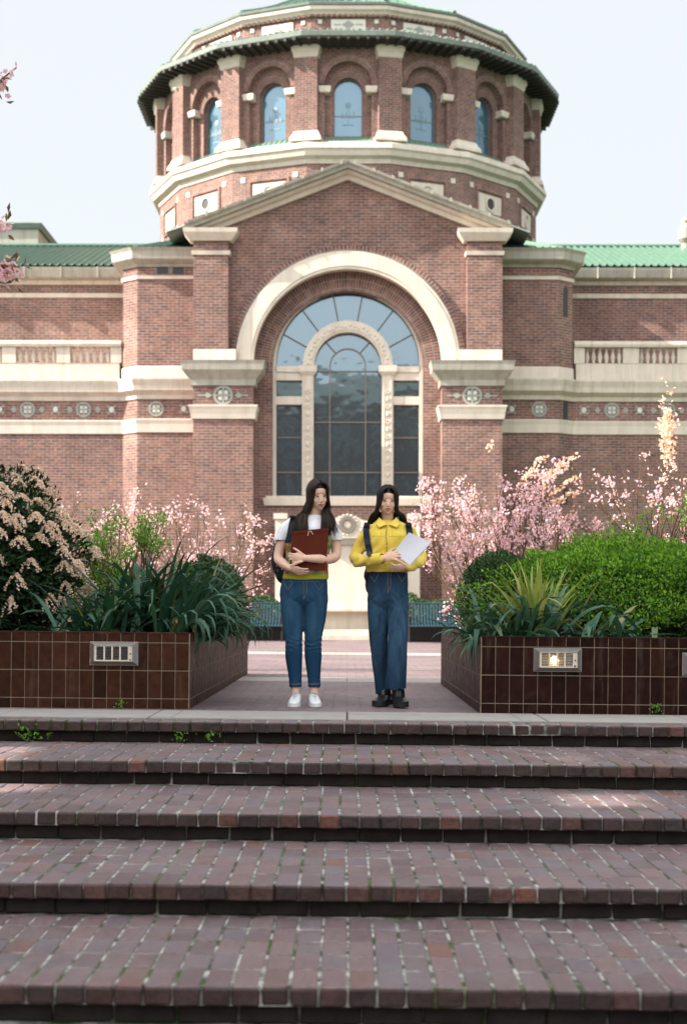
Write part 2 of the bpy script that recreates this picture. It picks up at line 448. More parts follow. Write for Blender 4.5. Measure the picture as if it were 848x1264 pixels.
M['lawn'] = m_flat('lawn_grass', (.045,.075,.022), .9, 0, .2, .4, 1.5)
mb = MB()
X = [-1200,-300,-60,-20,0,20,60,300,1200]; Y = [-1200,-300,-60,0,9.9,10.4,40,120,400,1200]
for y in Y:
    for x in X: mb.v.append((x, y, -.92 if y < 10 else -.04))
nx = len(X)
for j in range(len(Y)-1):
    for i in range(nx-1): mb.f.append((j*nx+i, j*nx+i+1, (j+1)*nx+i+1, (j+1)*nx+i))
struct(mb.build('ground', M['lawn']))

# ------------------------------------------------------------------ tiled planters
t = NT('glazed_brown_tile'); isl = t.island()
c = t.ramp(isl, [(0,(.011,.0036,.0026)),(.5,(.019,.0058,.004)),(.85,(.015,.005,.0036)),(1,(.028,.009,.0055))])
fr = t.noise(16, 5, .65, t.obj()); c = t.mix(1.0, c, t.ramp(fr, [(.3,.7),(.7,1.4)]), 'MULTIPLY')
c = t.mix(t.ramp(t.noise(4,6,.7,t.obj()), [(.60,0),(.78,.15)]), c, (.12,.09,.07))
mpz = t.n('ShaderNodeMapping'); mpz.inputs['Scale'].default_value = (14,14,1.6); t.l(t.obj(), mpz.inputs['Vector'])
c = t.mix(t.ramp(t.noise(1.0,5,.65,mpz.outputs[0]), [(.56,0),(.74,.22)]), c, (.17,.14,.12))      # lime streaks
t.set(c, t.ramp(fr, [(.3,.34),(.7,.55)]), 0, .07); t.bump(fr, .0015, .5); M['tile'] = t.m
t = NT('glazed_brown_tile_light'); isl = t.island()
c = t.ramp(isl, [(0,(.020,.0075,.0042)),(.5,(.033,.012,.0065)),(1,(.046,.017,.009))])
fr = t.noise(16, 5, .65, t.obj()); c = t.mix(1.0, c, t.ramp(fr, [(.3,.7),(.7,1.4)]), 'MULTIPLY')
mpz = t.n('ShaderNodeMapping'); mpz.inputs['Scale'].default_value = (14,14,1.6); t.l(t.obj(), mpz.inputs['Vector'])
c = t.mix(t.ramp(t.noise(1.0,5,.65,mpz.outputs[0]), [(.56,0),(.74,.22)]), c, (.17,.14,.12))      # lime streaks
t.set(c, t.ramp(fr, [(.3,.34),(.7,.55)]), 0, .07); M['tile_l'] = t.m
M['grout'] = m_flat('pale_grout', (.19,.145,.105), .9, 0, .2, .5, 9)
M['soil'] = m_flat('planter_soil', (.022,.016,.011), .95, 0, .1, .5, 8)
M['steel'] = m_flat('brushed_steel', (.62,.60,.57), .32, .85, .5, .12, 30)
M['steel_dark'] = m_flat('dark_lamp_cavity', (.03,.03,.03), .5, 0, .4)
M['steel_cream'] = m_flat('aged_lamp_face', (.60,.53,.44), .4, .3, .5, .12, 20)
t = NT('lit_lamp'); t.b.inputs['Emission Color'].default_value = (1,.62,.22,1); t.b.inputs['Emission Strength'].default_value = 3.0
t.set((.8,.6,.3), .5); M['lit'] = t.m
ZT = .545
# the terrace falls gently towards the right, for drainage
TILT = R(.5)
for o in list(col.objects):
    if o.type == 'MESH' and o.parent is None and o.name.startswith(('brick_steps','plaza_paving','granite_edging','paving_band','lower_paving')): o.rotation_euler = (0,TILT,0)
def planter(name, x0, x1, y0, y1, tile, label):
    r = empty(name, ((x0+x1)/2, y0, 0)); tag(r, label, 'planter')
    ox, oy = (x0+x1)/2, y0
    T = lambda x, y, z: (x-ox, y-oy, z)
    tb = MB(); gb = MB(); sb = MB()
    th = .16
    for (a,b_,c_,d) in ((x0,x1,y0,y0+th),(x0,x1,y1-th,y1),(x0,x0+th,y0+th,y1-th),(x1-th,x1,y0+th,y1-th)):
        gb.box(a-.006,b_+.006,c_-.006,d+.006,0,ZT-.004,T)
    rows = [(.0,.075),(.075,.275),(.275,.475),(.475,ZT)]
    tw = .0985
    def face(L, org, dx, dn):
        n = max(1, round(L/tw)); w_ = L/n
        for (z0,z1) in rows:
            for i in range(n):
                jj = random.uniform(-.0008,.0008)
                def TT(u,v,z): return (org[0]+dx[0]*u+dn[0]*(v+jj)-ox, org[1]+dx[1]*u+dn[1]*(v+jj)-oy, z)
                tb.bbox(i*w_+.002, (i+1)*w_-.002, .0, .0085, z0+.003, z1-.003, .002, TT)
    face(x1-x0, (x0,y0), (1,0), (0,-1)); face(y1-y0, (x1,y0), (0,1), (1,0)); face(y1-y0, (x0,y0), (0,1), (-1,0)); face(x1-x0, (x0,y1), (1,0), (0,1))
    # tiled coping
    n = round((x1-x0)/tw)
    for i in range(n):
        w_ = (x1-x0)/n
        for yy in ((y0-.01,y0+th),(y1-th,y1+.01)):
            tb.bbox(x0+i*w_+.002, x0+(i+1)*w_-.002, yy[0], yy[1], ZT-.012, ZT+.004, .003, T)
    n = round((y1-y0-2*th)/tw)
    for i in range(n):
        w_ = (y1-y0-2*th)/n
        for xx in ((x0-.01,x0+th),(x1-th,x1+.01)):
            tb.bbox(xx[0], xx[1], y0+th+i*w_+.002, y0+th+(i+1)*w_-.002, ZT-.012, ZT+.004, .003, T)
    sb.box(x0+th,x1-th,y0+th,y1-th,0,ZT-.06,T)
    gb.build('grout_wall', M['grout'], r); tb.build('tile_cladding', tile, r); sb.build('soil', M['soil'], r)
    r.rotation_euler = (0,TILT,0); r.location.z = -r.location.x*math.tan(TILT)
    return r
def vent_light(parent, px, py, d, lit, s=1.0):
    x, z = wx(px,d), wz(py,d); e = empty('step_light', (x-parent.location.x, d-parent.location.y, z), parent)
    e['label'] = 'steel louvred lamp with its bulb glowing warm' if lit else 'steel louvred lamp set in the tiles, unlit'
    fr = MB(); W2, H2 = .172*s, .084*s
    # bevelled rim as four trapezoid bars
    o_ = [(-W2,-H2),(W2,-H2),(W2,H2),(-W2,H2)]; i_ = [(-W2+.035,-H2+.030),(W2-.035,-H2+.030),(W2-.035,H2-.024),(-W2+.035,H2-.024)]
    v = [(x_,-.012,z_) for x_,z_ in o_]+[(x_,-.062,z_) for x_,z_ in i_]+[(x_,-.052,z_*.985) for x_,z_ in i_]
    f = []
    for k in range(4):
        j = (k+1) % 4; f += [(k,j,j+4,k+4),(k+4,j+4,j+8,k+8)]
    fr.add(v, f); fr.box(-W2,W2,-.014,.0,-H2,H2)
    fr.build('lamp_rim', M['steel'], e)
    pl = MB(); a, b_, c_, d_ = -W2+.034, W2-.034, -H2+.029, H2-.023
    # face plate bars round the grille, louvres
    pl.box(a, a+.018, -.054,-.046, c_, d_); pl.box(b_-.034*s, b_, -.054,-.046, c_, d_)
    pl.box(a+.018, b_-.034, -.054,-.046, d_-.010, d_); pl.box(a+.018, b_-.034, -.054,-.046, c_, c_+.010)
    gx0, gx1 = a+.018, b_-.034
    for k in range(1,4): xx = gx0+(gx1-gx0)*k/4; pl.box(xx-.006,xx+.006,-.0535,-.046,c_+.010,d_-.010)
    pl.build('face_plate', M['steel_cream'], e)
    lo = MB(); nz = 8
    for k in range(nz):
        zz = c_+.012+(d_-c_-.024)*(k+.5)/nz
        lo.add([(gx0,-.052,zz-.003),(gx1,-.052,zz-.003),(gx1,-.038,zz+.004),(gx0,-.038,zz+.004)], [(0,1,2,3)])
    lo.build('louvre', M['steel_cream'] if lit else M['steel'], e)
    bk = MB(); bk.box(a,b_,-.020,-.016,c_,d_); bk.build('lamp_cavity', M['steel_dark'], e)
    sc = MB(); sc.ell((b_-.016,-.055,0), (.006,.003,.006)); sc.ell((b_-.018,-.055,c_+.012), (.007,.003,.007)); sc.build('screw', M['steel_dark'], e)
    if lit:
        bb = MB(); bb.ell((gx0+(gx1-gx0)*.42,-.030,0), (.030,.008,.030)); bb.build('bulb', M['lit'], e)
        ld = bpy.data.lights.new('lamp_bulb', 'POINT'); ld.energy = .45; ld.color = (1,.6,.25); ld.shadow_soft_size = .02
        lo_ = bpy.data.objects.new('lamp_bulb', ld); col.objects.link(lo_); lo_.location = (gx0+(gx1-gx0)*.42,-.042,0); lo_.parent = e
PL = planter('tiled_planter', -6.6, -1.13, 11.02, 17.4, M['tile_l'], 'chocolate brown tiled planter left of the two women, under the cream flowered shrub')
PR = planter('tiled_planter', .945, 6.4, 10.86, 15.4, M['tile'], 'very dark brown tiled planter with a lit lamp, right of the two women')
vent_light(PL, 138, 809.5, 11.02, False)
vent_light(PR, 684, 812, 10.86, True, .98)
vent_light(PR, 867, 816, 10.86, False, .98)
# ------------------------------------------------------------------ the domed library
LIB = empty('domed_library', (0, 42, 0))
tag(LIB, 'red brick library with a gabled front, tall arched window and round arcaded drum', 'library building')
LO = (0, 42, 0)
def lb(mb, name, m, parent=None, **kw):
    o = mb.build(name, m, None, **kw)
    p = parent or LIB
    o.parent = p
    # vertices are in world coordinates: shift them to the library's base
    me = o.data; n = len(me.vertices); co = np.empty(n*3, dtype=np.float32); me.vertices.foreach_get('co', co)
    co = co.reshape(-1,3)
    if parent is None: co -= np.array(LO, dtype=np.float32)
    else:
        q = p; off = np.array((0.,0.,0.))
        while q is not None: off += np.array(q.location); q = q.parent
        co -= off.astype(np.float32)
    me.vertices.foreach_set('co', co.ravel()); me.update()
    return o
dP, dG, dJ, dW, dB = 42.0, 42.22, 42.60, 42.85, 43.3
k = dG
GX0, GX1 = wx(235,dG), wx(615,dG)
apx = 0.0; zapex = wz(216.5,dG); zeave = wz(290,dG)
gtop = lambda x: zapex - (zapex-zeave)*abs(x-apx)/abs(GX0)
zspr = wz(449,dG)
Rarc_o, Rarc_i, Rwin = 138*dG/F, 117*dG/F, 93.5*dG/F
# gable field
mb = MB()
mb.archwall(GX0, GX1, 0, 0, apx, Rarc_i, 0, zspr, dG, dJ, 40, top=gtop)
mb.add([(GX0,dG,0),(GX0,dG,zeave),(GX0,48,zeave),(GX0,48,0)], [(0,1,2,3)]); mb.add([(GX1,dG,0),(GX1,dG,zeave),(GX1,48,zeave),(GX1,48,0)], [(0,1,2,3)])
gw = lb(mb, 'gable_wall', M['brick'])
# brick ring in radial courses round the window, then the jambs and the wall under the sill
mb = MB(); mb.ring(0, zspr, Rwin, Rarc_i+.01, dJ, dJ+.3, n=60)
def ruv(P, N, u, v):
    x = P[:,0]; z = P[:,2]-zspr; r = np.hypot(x,z); a = np.arctan2(z, x)
    return np.where(np.abs(N[:,1]) > .5, a*(Rwin+.25), u), np.where(np.abs(N[:,1]) > .5, r, v)
lb(mb, 'window_arch', M['brick_arch'], uvfn=ruv)
zsill = wz(617,dW)
mb = MB()
for s in (-1,1): mb.box(min(s*Rwin,s*(Rarc_i+.02)), max(s*Rwin,s*(Rarc_i+.02)), dJ, dJ+.3, 0, zspr)
mb.box(-Rwin, Rwin, dJ, dJ+.3, 0, zsill)
lb(mb, 'jamb_wall', M['brick'])
# archivolt
mb = MB(); mb.ring(0, zspr, Rarc_i-.03, Rarc_o, dG-.16, dG+.1, n=56)
mb.ring(0, zspr, Rarc_i+.05, Rarc_o-.1, dG-.185, dG-.158, n=56); 
lb(mb, 'archivolt', M['terracotta'])
mb = MB(); mb.ring(0, zspr, Rarc_o+.002, Rarc_o+.17, dG-.07, dG+.05, n=56); lb(mb, 'hood_brick_ring', M['brick_arch'], uvfn=ruv)
# piers with impost, frieze and band; upper pilasters
for s in (-1,1):
    pe = empty('entrance_pier', (0,0,0), LIB); pe.location = (s*(425-271)*dP/F, 0, 0)
    xa, xb = wx(235,dP), wx(309,dP)
    X0, X1 = (xa, xb) if s < 0 else (-xb, -xa)
    mb = MB(); mb.box(X0, X1, dP-.12, dJ+.1, -.4, wz(470,dP)); lb(mb, 'pier_shaft', M['brick'], pe)
    # band with cyma
    pr = [(0,wz(518,dP)),(.05,wz(518,dP)),(.07,wz(512,dP)),(.10,wz(506,dP)),(.12,wz(503,dP)),(.12,wz(501,dP)),(0,wz(501,dP))]
    mb = MB(); mb.sweep([(X0,dJ),(X0,dP-.12),(X1,dP-.12),(X1,dJ)], pr); lb(mb, 'pier_band', M['terracotta'], pe)
    pr = [(0,wz(477,dP)),(.06,wz(477,dP)),(.07,wz(470,dP)),(.2,wz(463,dP)),(.28,wz(459,dP)),(.30,wz(452,dP)),(.33,wz(447.5,dP)),(0,wz(447,dP))]
    mb = MB(); mb.sweep([(X0,dJ+.05),(X0,dP-.12),(X1,dP-.12),(X1,dJ+.05)], pr); mb.box(X0,X1,dP-.12,dJ,wz(477,dP),wz(447.6,dP)); lb(mb, 'impost_cornice', M['stone_old'], pe)
    # inlaid medallion
    cx, cz = (X0+X1)/2, wz(489,dP); yy = dP-.12
    mb = MB(); mb.ring(cx,cz,.20,.27,yy-.03,yy,0,2*PI,24)
    mb.box(cx-.03,cx+.03,yy-.025,yy,cz-.2,cz+.2); mb.box(cx-.2,cx+.2,yy-.026,yy,cz-.03,cz+.03)
    for q in (-1,1):
        mb.prism([(cx+q*.30,cz),(cx+q*.42,cz+.08),(cx+q*.54,cz),(cx+q*.42,cz-.08)], yy-.02, yy)
        mb.box(min(cx+q*.54,cx+q*.68),max(cx+q*.54,cx+q*.68),yy-.018,yy,cz-.025,cz+.025)
    mb2 = mb; mb = MB()
    for a in range(4):
        an = PI/4+a*PI/2; mb.ell((cx+.11*math.cos(an),yy-.01,cz+.11*math.sin(an)),(.062,.012,.062),10,6)
    mb2.join(mb); lb(mb2, 'inlaid_medallion', [M['medallion'],M['medallion_light']], pe)
    # upper pilaster
    ue = empty('gable_pilaster', (s*(425-256)*dP/F, 0, 0), LIB)
    xa, xb = wx(235,dP), wx(278,dP); X0, X1 = (xa,xb) if s < 0 else (-xb,-xa)
    mb = MB(); mb.box(X0,X1,dP-.1,dG+.02,wz(433,dP),wz(290,dP)); lb(mb, 'pilaster_shaft', M['brick'], ue)
    mb = MB(); xa2 = -Rarc_o+.02; mb.box(*( (X0, xa2) if s<0 else (-xa2, X1)), dP-.12, dG+.05, wz(446.8,dP), wz(432,dP)); lb(mb, 'pilaster_base', M['terracotta'], ue)
    mb = MB(); mb.sweep([(X0,dG+.02),(X0,dP-.1),(X1,dP-.1),(X1,dG+.02)], [(0,wz(316,dP)),(.04,wz(316,dP)),(.06,wz(311,dP)),(0,wz(311,dP))]); lb(mb, 'pilaster_band', M['terracotta'], ue)
    mb = MB(); mb.sweep([(X0,dG+.02),(X0,dP-.1),(X1,dP-.1),(X1,dG+.02)], [(0,wz(299,dP)),(.10,wz(299,dP)),(.22,wz(292,dP)),(.25,wz(290,dP)),(.27,wz(285,dP)),(0,wz(285,dP))]); mb.box(X0,X1,dP-.1,dG,wz(299,dP),wz(285.2,dP)); lb(mb, 'pilaster_capital', M['terracotta'], ue)
# raking cornice: profile in the plane across the rake
ang = math.atan2(zapex-zeave, abs(GX0))
def rake(mb, prof, xe):
    # prof: list of (forward, up) ; along the slope from the eave end to the apex, mirrored
    for s in (-1,1):
        v = []; n = len(prof)
        for fwd, up in prof:
            dz = up/math.cos(ang)
            v.append((s*xe, dG-fwd, zapex-math.tan(ang)*xe+dz))
        for fwd, up in prof:
            dz = up/math.cos(ang); v.append((0, dG-fwd, zapex+dz))
        f = [tuple(range(n)), tuple(range(2*n-1,n-1,-1))]
        for i in range(n): j = (i+1)%n; f.append((i,j,j+n,i+n))
        mb.add(v, f)
xe = wx(229,41.6)*-1
mb = MB(); rake(mb, [(-.05,-.13),(.12,-.13),(.16,-.02),(.30,.0),(.34,.07),(-.05,.07)], xe-.12); lb(mb, 'raking_bed_mould', M['terracotta'])
mb = MB(); rake(mb, [(-.3,.072),(.36,.072),(.50,.078),(.52,.13),(.60,.19),(.62,.25),(-.3,.27)], xe+.12)
# overlapping stones along the rake
for s in (-1,1):
    for i in range(9):
        u0 = .15+i*.52; x0 = s*u0; x1 = s*(u0+.06)
        z = lambda x: zapex-math.tan(ang)*abs(x)
        mb.add([(x0,dG-.64,z(x0)+.30),(x1,dG-.64,z(x1)+.30),(x1,dG-.64,z(x1)+.20),(x0,dG-.64,z(x0)+.20),(x0,dG-.1,z(x0)+.32),(x1,dG-.1,z(x1)+.32)], [(0,1,2,3),(0,1,5,4)])
lb(mb, 'raking_cornice', M['stone_old'])
# gable roof running back to the drum
def tiles(mb, p0, p1, q0, q1, pitch=.2, h=.035, seg=4):
    # ribbed sheet between eave p0-p1 and ridge q0-q1
    p0,p1,q0,q1 = map(Vector,(p0,p1,q0,q1)); L = max((p1-p0).length,(q1-q0).length); n = max(2,int(L/pitch))*seg
    nrm = (p1-p0).cross(q0-p0)
    if nrm.length < 1e-6: nrm = (p1-p0).cross(q1-p0)
    nrm.normalize(); nrm = nrm if nrm.z > 0 else -nrm
    rows = 10; v = []; f = []
    for j in range(rows+1):
        t = j/rows
        for i in range(n+1):
            u = i/n; a = p0.lerp(p1,u); b = q0.lerp(q1,u)
            ph = (i % seg)/seg
            v.append(a.lerp(b,t)+nrm*(h*max(0,math.sin(ph*2*PI))*1.4-(.0 if j%1==0 else 0)))
    for j in range(rows):
        for i in range(n): f.append((j*(n+1)+i,j*(n+1)+i+1,(j+1)*(n+1)+i+1,(j+1)*(n+1)+i))
    mb.add(v,f)
mb = MB()
for s in (-1,1): tiles(mb, (s*5.0,dG+.2,zapex-math.tan(ang)*5.0+.42), (s*5.0,54,zapex-math.tan(ang)*5.0+.42), (0,dG+.2,zapex+.29), (0,54,zapex+.29))
lb(mb, 'gable_roof', M['copper'])

# the arched window
WN = empty('arched_window', (0, dW-42, zsill), LIB)
kW = dW/F; Rw = 93.5*kW; Rg = 88*kW; zs = wz(449,dW)
zb = wz(612,dW)
mb = MB(); mb.ring(0,zs,Rg,Rw+.02,dW-.14,dW+.12,n=56)
for s in (-1,1): mb.box(min(s*Rg,s*(Rw+.02)),max(s*Rg,s*(Rw+.02)),dW-.14,dW+.12,zb-.05,zs)
lb(mb, 'window_frame', M['terracotta'], WN)
mb = MB(); mb.archfill(0,Rg+.01,zb,zs,dW+.10,40); lb(mb, 'window_pane', M['glass'], WN)
mb = MB(); mb.sweep([(-101*kW,dW+.1),(-101*kW,dW-.32),(101*kW,dW-.32),(101*kW,dW+.1)], [(-.3,wz(625,dW)),(.02,wz(625,dW)),(.04,wz(621,dW)),(.06,wz(616,dW)),(-.3,wz(613,dW))]); mb.box(-100*kW,100*kW,dW-.32,dW+.1,wz(625,dW),wz(613.2,dW)); lb(mb, 'window_sill', M['terracotta'], WN)
r0, r1 = 41*kW, 55*kW; zi = wz(452,dW)
mb = MB(); mb.ring(0,zi,r0,r1,dW-.18,dW+.08,n=44); mb.ring(0,zi,r0+.06,r1-.06,dW-.205,dW-.178,n=44)
for i in range(28):
    a = PI*(i+.5)/28; rr = (r0+r1)/2+.03*math.sin(i*2.1); mb.ell((rr*math.cos(a),dW-.205,zi+rr*math.sin(a)),(.045,.035,.045),6,4)
lb(mb, 'inner_arch', M['terracotta'], WN)
for s in (-1,1):
    mb = MB(); xa, xb = 42*kW, 56*kW; X0,X1 = (xa,xb) if s>0 else (-xb,-xa); xm = (X0+X1)/2
    mb.box(X0,X1,dW-.17,dW+.08,zb,wz(464,dW)); mb.box(X0+.05,X0+.07,dW-.2,dW-.165,zb,wz(464,dW)); mb.box(X1-.07,X1-.05,dW-.2,dW-.165,zb,wz(464,dW))
    for i in range(14):
        zz = zb+.15+i*.21
        if i % 2: mb.ring(xm,zz,.035,.065,dW-.205,dW-.165,0,2*PI,10)
        else: mb.ell((xm,dW-.18,zz),(.05,.045,.075),8,5)
    lb(mb, 'window_column', M['terracotta'], WN)
    mb = MB(); mb.sweep([(X0,dW+.05),(X0,dW-.17),(X1,dW-.17),(X1,dW+.05)], [(0,wz(465,dW)),(.02,wz(464,dW)),(.09,wz(460,dW)),(.10,wz(453,dW)),(0,wz(452,dW))]); mb.box(X0,X1,dW-.17,dW,wz(465,dW),wz(452.2,dW)); lb(mb, 'column_capital', M['terracotta'], WN)
    a, b_ = 56*kW, 89*kW; A,B = (a,b_) if s>0 else (-b_,-a)
    mb = MB(); mb.box(A,B,dW-.14,dW+.08,wz(460,dW),wz(453,dW)); mb.box(A,B,dW-.10,dW+.08,wz(470,dW),wz(459.9,dW)); lb(mb, 'transom', M['terracotta'], WN)
    mb = MB(); mb.box(A,B,dW-.12,dW+.08,wz(500,dW),wz(490,dW)); lb(mb, 'transom', M['terracotta'], WN)
# bronze glazing bars
mb = MB(); w_ = .016; yb, yf = dW+.09, dW+.045
def vbar(x,za,zb_): mb.box(x-w_,x+w_,yf,yb,za,zb_)
def hbar(xa,xb_,z): mb.box(xa,xb_,yf+.003,yb,z-w_,z+w_)
for s in (-1,1):
    vbar(s*22*kW, zb, zi+.0)
    for py in (540,583): 
        hbar(*sorted((s*56*kW,s*88*kW)), wz(py,dW))
for py in (458,521,583): hbar(-41*kW,41*kW,wz(py,dW))
mb.ring(0,zi,22*kW-w_,22*kW+w_,yf,yb,n=24)
for a in (48,132): 
    c_,s_ = math.cos(R(a)),math.sin(R(a)); mb.tube([(22*kW*c_,yf+.02,zi+22*kW*s_),(41*kW*c_,yf+.02,zi+41*kW*s_)],w_,4)
for a in (25,50,78,102,130,155):
    c_,s_ = math.cos(R(a)),math.sin(R(a)); mb.tube([(54*kW*c_,yf+.02,zi+54*kW*s_),(89*kW*c_,yf+.02,zs+89*kW*s_)],w_,4)
lb(mb, 'glazing_bar', M['mullion'], WN)

# ------------------------------------------------------------------ corner bays and wings
def med(mb1, mb2, x, z, y, big=True):
    if big:
        mb1.ring(x,z,.16,.22,y-.025,y,0,2*PI,18); mb1.box(x-.022,x+.022,y-.02,y,z-.16,z+.16); mb1.box(x-.16,x+.16,y-.021,y,z-.022,z+.022)
        for a in range(4): an = PI/4+a*PI/2; mb2.ell((x+.085*math.cos(an),y-.008,z+.085*math.sin(an)),(.05,.01,.05),8,5)
    else:
        mb2.ell((x,y-.01,z),(.075,.014,.09),8,5)
        for a in range(4): an = PI/4+a*PI/2; mb1.prism([(x+.13*math.cos(an)-.045,z+.13*math.sin(an)),(x+.13*math.cos(an),z+.13*math.sin(an)+.045),(x+.13*math.cos(an)+.045,z+.13*math.sin(an)),(x+.13*math.cos(an),z+.13*math.sin(an)-.045)],y-.02,y)
dL = 43.70   # lower wing wall
for s in (-1,1):
    S = lambda pts: [(s*x, y) for x, y in (pts if s > 0 else pts)]
    xi, xo, xc = (425-236)*dB/F, (425-165.5)*dB/F, (425-148)*dL/F
    # plan of the corner: from the pier outwards (as seen for the right hand side)
    plan = [(xi-.3,dB),(xo,dB),(xc,dL)]
    def PATH(pts): return pts if s > 0 else [(-x,y) for x,y in reversed(pts)]
    be = empty('corner_bay', (s*(xi+xo)/2, dB-42, 0), LIB)
    zt = wz(333,dB)
    mb = MB()
    pts = PATH([(xi-.3,dB),(xo,dB),(xc,dL),(xc,52)])
    mb.sweep(pts, [(0,-.4),(0,wz(312,dB)),(-.4,wz(312,dB)),(-.4,-.4)]); lb(mb, 'bay_wall', M['brick'], be)
    mb = MB(); mb.sweep(pts, [(-.05,wz(330,dB)),(.05,wz(330,dB)),(.08,wz(327,dB)),(.26,wz(323.5,dB)),(.30,wz(322,dB)),(.32,wz(313,dB)),(.38,wz(309,dB)),(-.05,wz(308,dB))]); mb.slab(PATH([(xi-.3,dB-.01),(xo,dB-.01),(xc,dL),(xc,52),(xi-.3,52)]), wz(309,dB), wz(308.2,dB)); lb(mb, 'bay_cornice', M['stone_old'], be)
    mb = MB(); mb.sweep(pts, [(0,wz(345,dB)),(.04,wz(345,dB)),(.055,wz(341,dB)),(0,wz(340.5,dB))]); mb.sweep(pts, [(0,wz(467,dB)),(.03,wz(467,dB)),(.03,wz(453,dB)),(0,wz(452,dB))])
    lb(mb, 'bay_band', M['terracotta'], be)
    if s < 0:
        mb = MB(); mb.box(wx(189,dB),wx(224,dB),dB-.012,dB+.1,wz(338.5,dB),wz(329,dB)); lb(mb,'vent_recess',M['steel_dark'],be)
        mb = MB(); X0,X1,Z0,Z1 = wx(189,dB),wx(224,dB),wz(338.5,dB),wz(329,dB)
        xm = (X0+X1)/2
        for a,b_ in ((X0-.02,X0+.02),(xm-.06,xm+.06),(X1-.02,X1+.02)): mb.box(a,b_,dB-.03,dB-.01,Z0,Z1)
        mb.box(X0,X1,dB-.03,dB-.01,Z1-.02,Z1+.01); lb(mb,'vent_frame',M['mullion'],be)
    else:
        for (pa,pb,nm) in ((352,389,'slit_window'),(492,520,'slit_window'),(600,622,'slit_window')):
            mx, my = (xo+xc)/2, (dB+dL)/2; t_ = Vector((xc-xo,dL-dB)).normalized(); n_ = Vector((t_.y,-t_.x))
            T = lambda u,v,z: (mx+t_.x*u-n_.x*v, my+t_.y*u-n_.y*v, z)
            mb = MB(); mb.box(-.09,.09,-.01,.02,wz(pb,dB),wz(pa+3,dB),T); mb.archfill(0,.09,wz(pa+3.2,dB),wz(pa+3.2,dB),-.01,10,T); lb(mb,nm,M['steel_dark'],be)
    # bay roof, a hipped fan of green tiles
    z0, z1 = wz(307.5,dB)+.02, wz(289,46.5)
    mb = MB(); A = (s*(xi-.3),dB-.1,z0); B = (s*(xo+.1),dB-.1,z0); C = (s*(xc+.15),dL+.1,z0); D = (s*(xc+.15),52,z0)
    tp0, tp1 = (s*(xi-.3),46.6,z1), (s*(xi-.3),52,z1)
    tiles(mb, A, B, tp0, tp0); tiles(mb, B, C, tp0, tp0); tiles(mb, C, D, tp0, tp1); lb(mb,'bay_roof',M['tile_green'],be)
    # wing: lower wall in line with the chamfer, terrace, upper wall set back
    we = empty('wing', (s*12, dL-42, 0), LIB)
    XE = 30.0
    low = PATH([(xc-.02,dL),(XE,dL)])
    mb = MB(); mb.sweep(low, [(0,-.4),(0,wz(475,dL)),(-.5,wz(475,dL)),(-.5,-.4)]); lb(mb,'lower_wall',M['brick'],we)
    full = PATH([(xi-.3,dB),(xo,dB),(xc,dL),(XE,dL)])
    mb = MB(); mb.sweep(full, [(0,wz(534,dB)),(.04,wz(534,dB)),(.06,wz(524,dB)),(.09,wz(519,dB)),(.09,wz(518,dB)),(0,wz(517,dB))]); lb(mb,'string_course',M['terracotta'],we)
    mb = MB(); mb.sweep(full, [(0,wz(493,dB)),(.04,wz(493,dB)),(.06,wz(488,dB)),(.22,wz(483,dB)),(.24,wz(477,dB)),(.30,wz(470,dB)),(.30,wz(468,dB)),(0,wz(466.9,dB))]); lb(mb,'main_cornice',M['stone'],we)
    # terrace parapet
    mb = MB(); mb.sweep(PATH([(xc+.1,dL),(XE,dL)]), [(.012,wz(482,dL)),(.012,wz(449,dL)),(.03,wz(448,dL)),(-.35,wz(448,dL)),(-.35,wz(482,dL))]); lb(mb,'terrace_parapet',M['stone'],we)
    ba = empty('balustrade', (0,0,0), we); ba.location = (0,0,0)
    zb0, zb1 = wz(448,dL), wz(428,dL)
    mb = MB(); mb.sweep(PATH([(xc+.05,dL+.0),(XE,dL+.0)]), [(.05,zb1),(.07,wz(425,dL)),(.05,wz(421,dL)),(-.33,wz(421,dL)),(-.33,zb1)]); lb(mb,'top_rail',M['stone'],we)
    # pedestals and balusters
    per = 67*dL/F; nb = 6; x = xc+.05; pedw = (.28 if s>0 else .24); mbp = MB(); cnt = 0
    first = .3
    while x < XE-1:
        if cnt < 4: mbp = MB()
        mbp.box(*sorted((s*x,s*(x+ (first if cnt==0 else pedw*1.6)))), dL+.02, dL+.3, zb0-.001, zb1+.001)
        if cnt < 3: lb(mbp,'balustrade_pedestal',M['stone'],we)
        x0 = x+(first if cnt==0 else pedw*1.6); span = per-pedw*1.6
        if cnt < 3:
            for i in range(nb):
                xx = x0+span*(i+.5)/nb; h = zb1-zb0
                bb = MB(); bb.lathe([(.055,0),(.055,.04*h),(.03,.08*h),(.062,.3*h),(.068,.42*h),(.034,.72*h),(.028,.84*h),(.05,.9*h),(.055,h)],(s*xx,dL+.16,zb0),10); lb(bb,'baluster',M['stone'],we,smooth=True)
        else:
            for i in range(nb):
                xx = x0+span*(i+.5)/nb; h = zb1-zb0
                mbp.lathe([(.055,0),(.055,.04*h),(.03,.08*h),(.068,.4*h),(.028,.84*h),(.055,h)],(s*xx,dL+.16,zb0),8)
        x = x0+span; cnt += 1
    lb(mbp,'balustrade_far_end',M['stone'],we)
    bpy.data.objects.remove(ba)
    dU = 46.6
    up = PATH([(xc-.2,dU),(XE,dU)])
    mb = MB(); mb.sweep(up, [(0,wz(470,dU)),(0,wz(340,dU)),(-.4,wz(340,dU)),(-.4,wz(470,dU))]); lb(mb,'upper_wall',M['brick'],we)
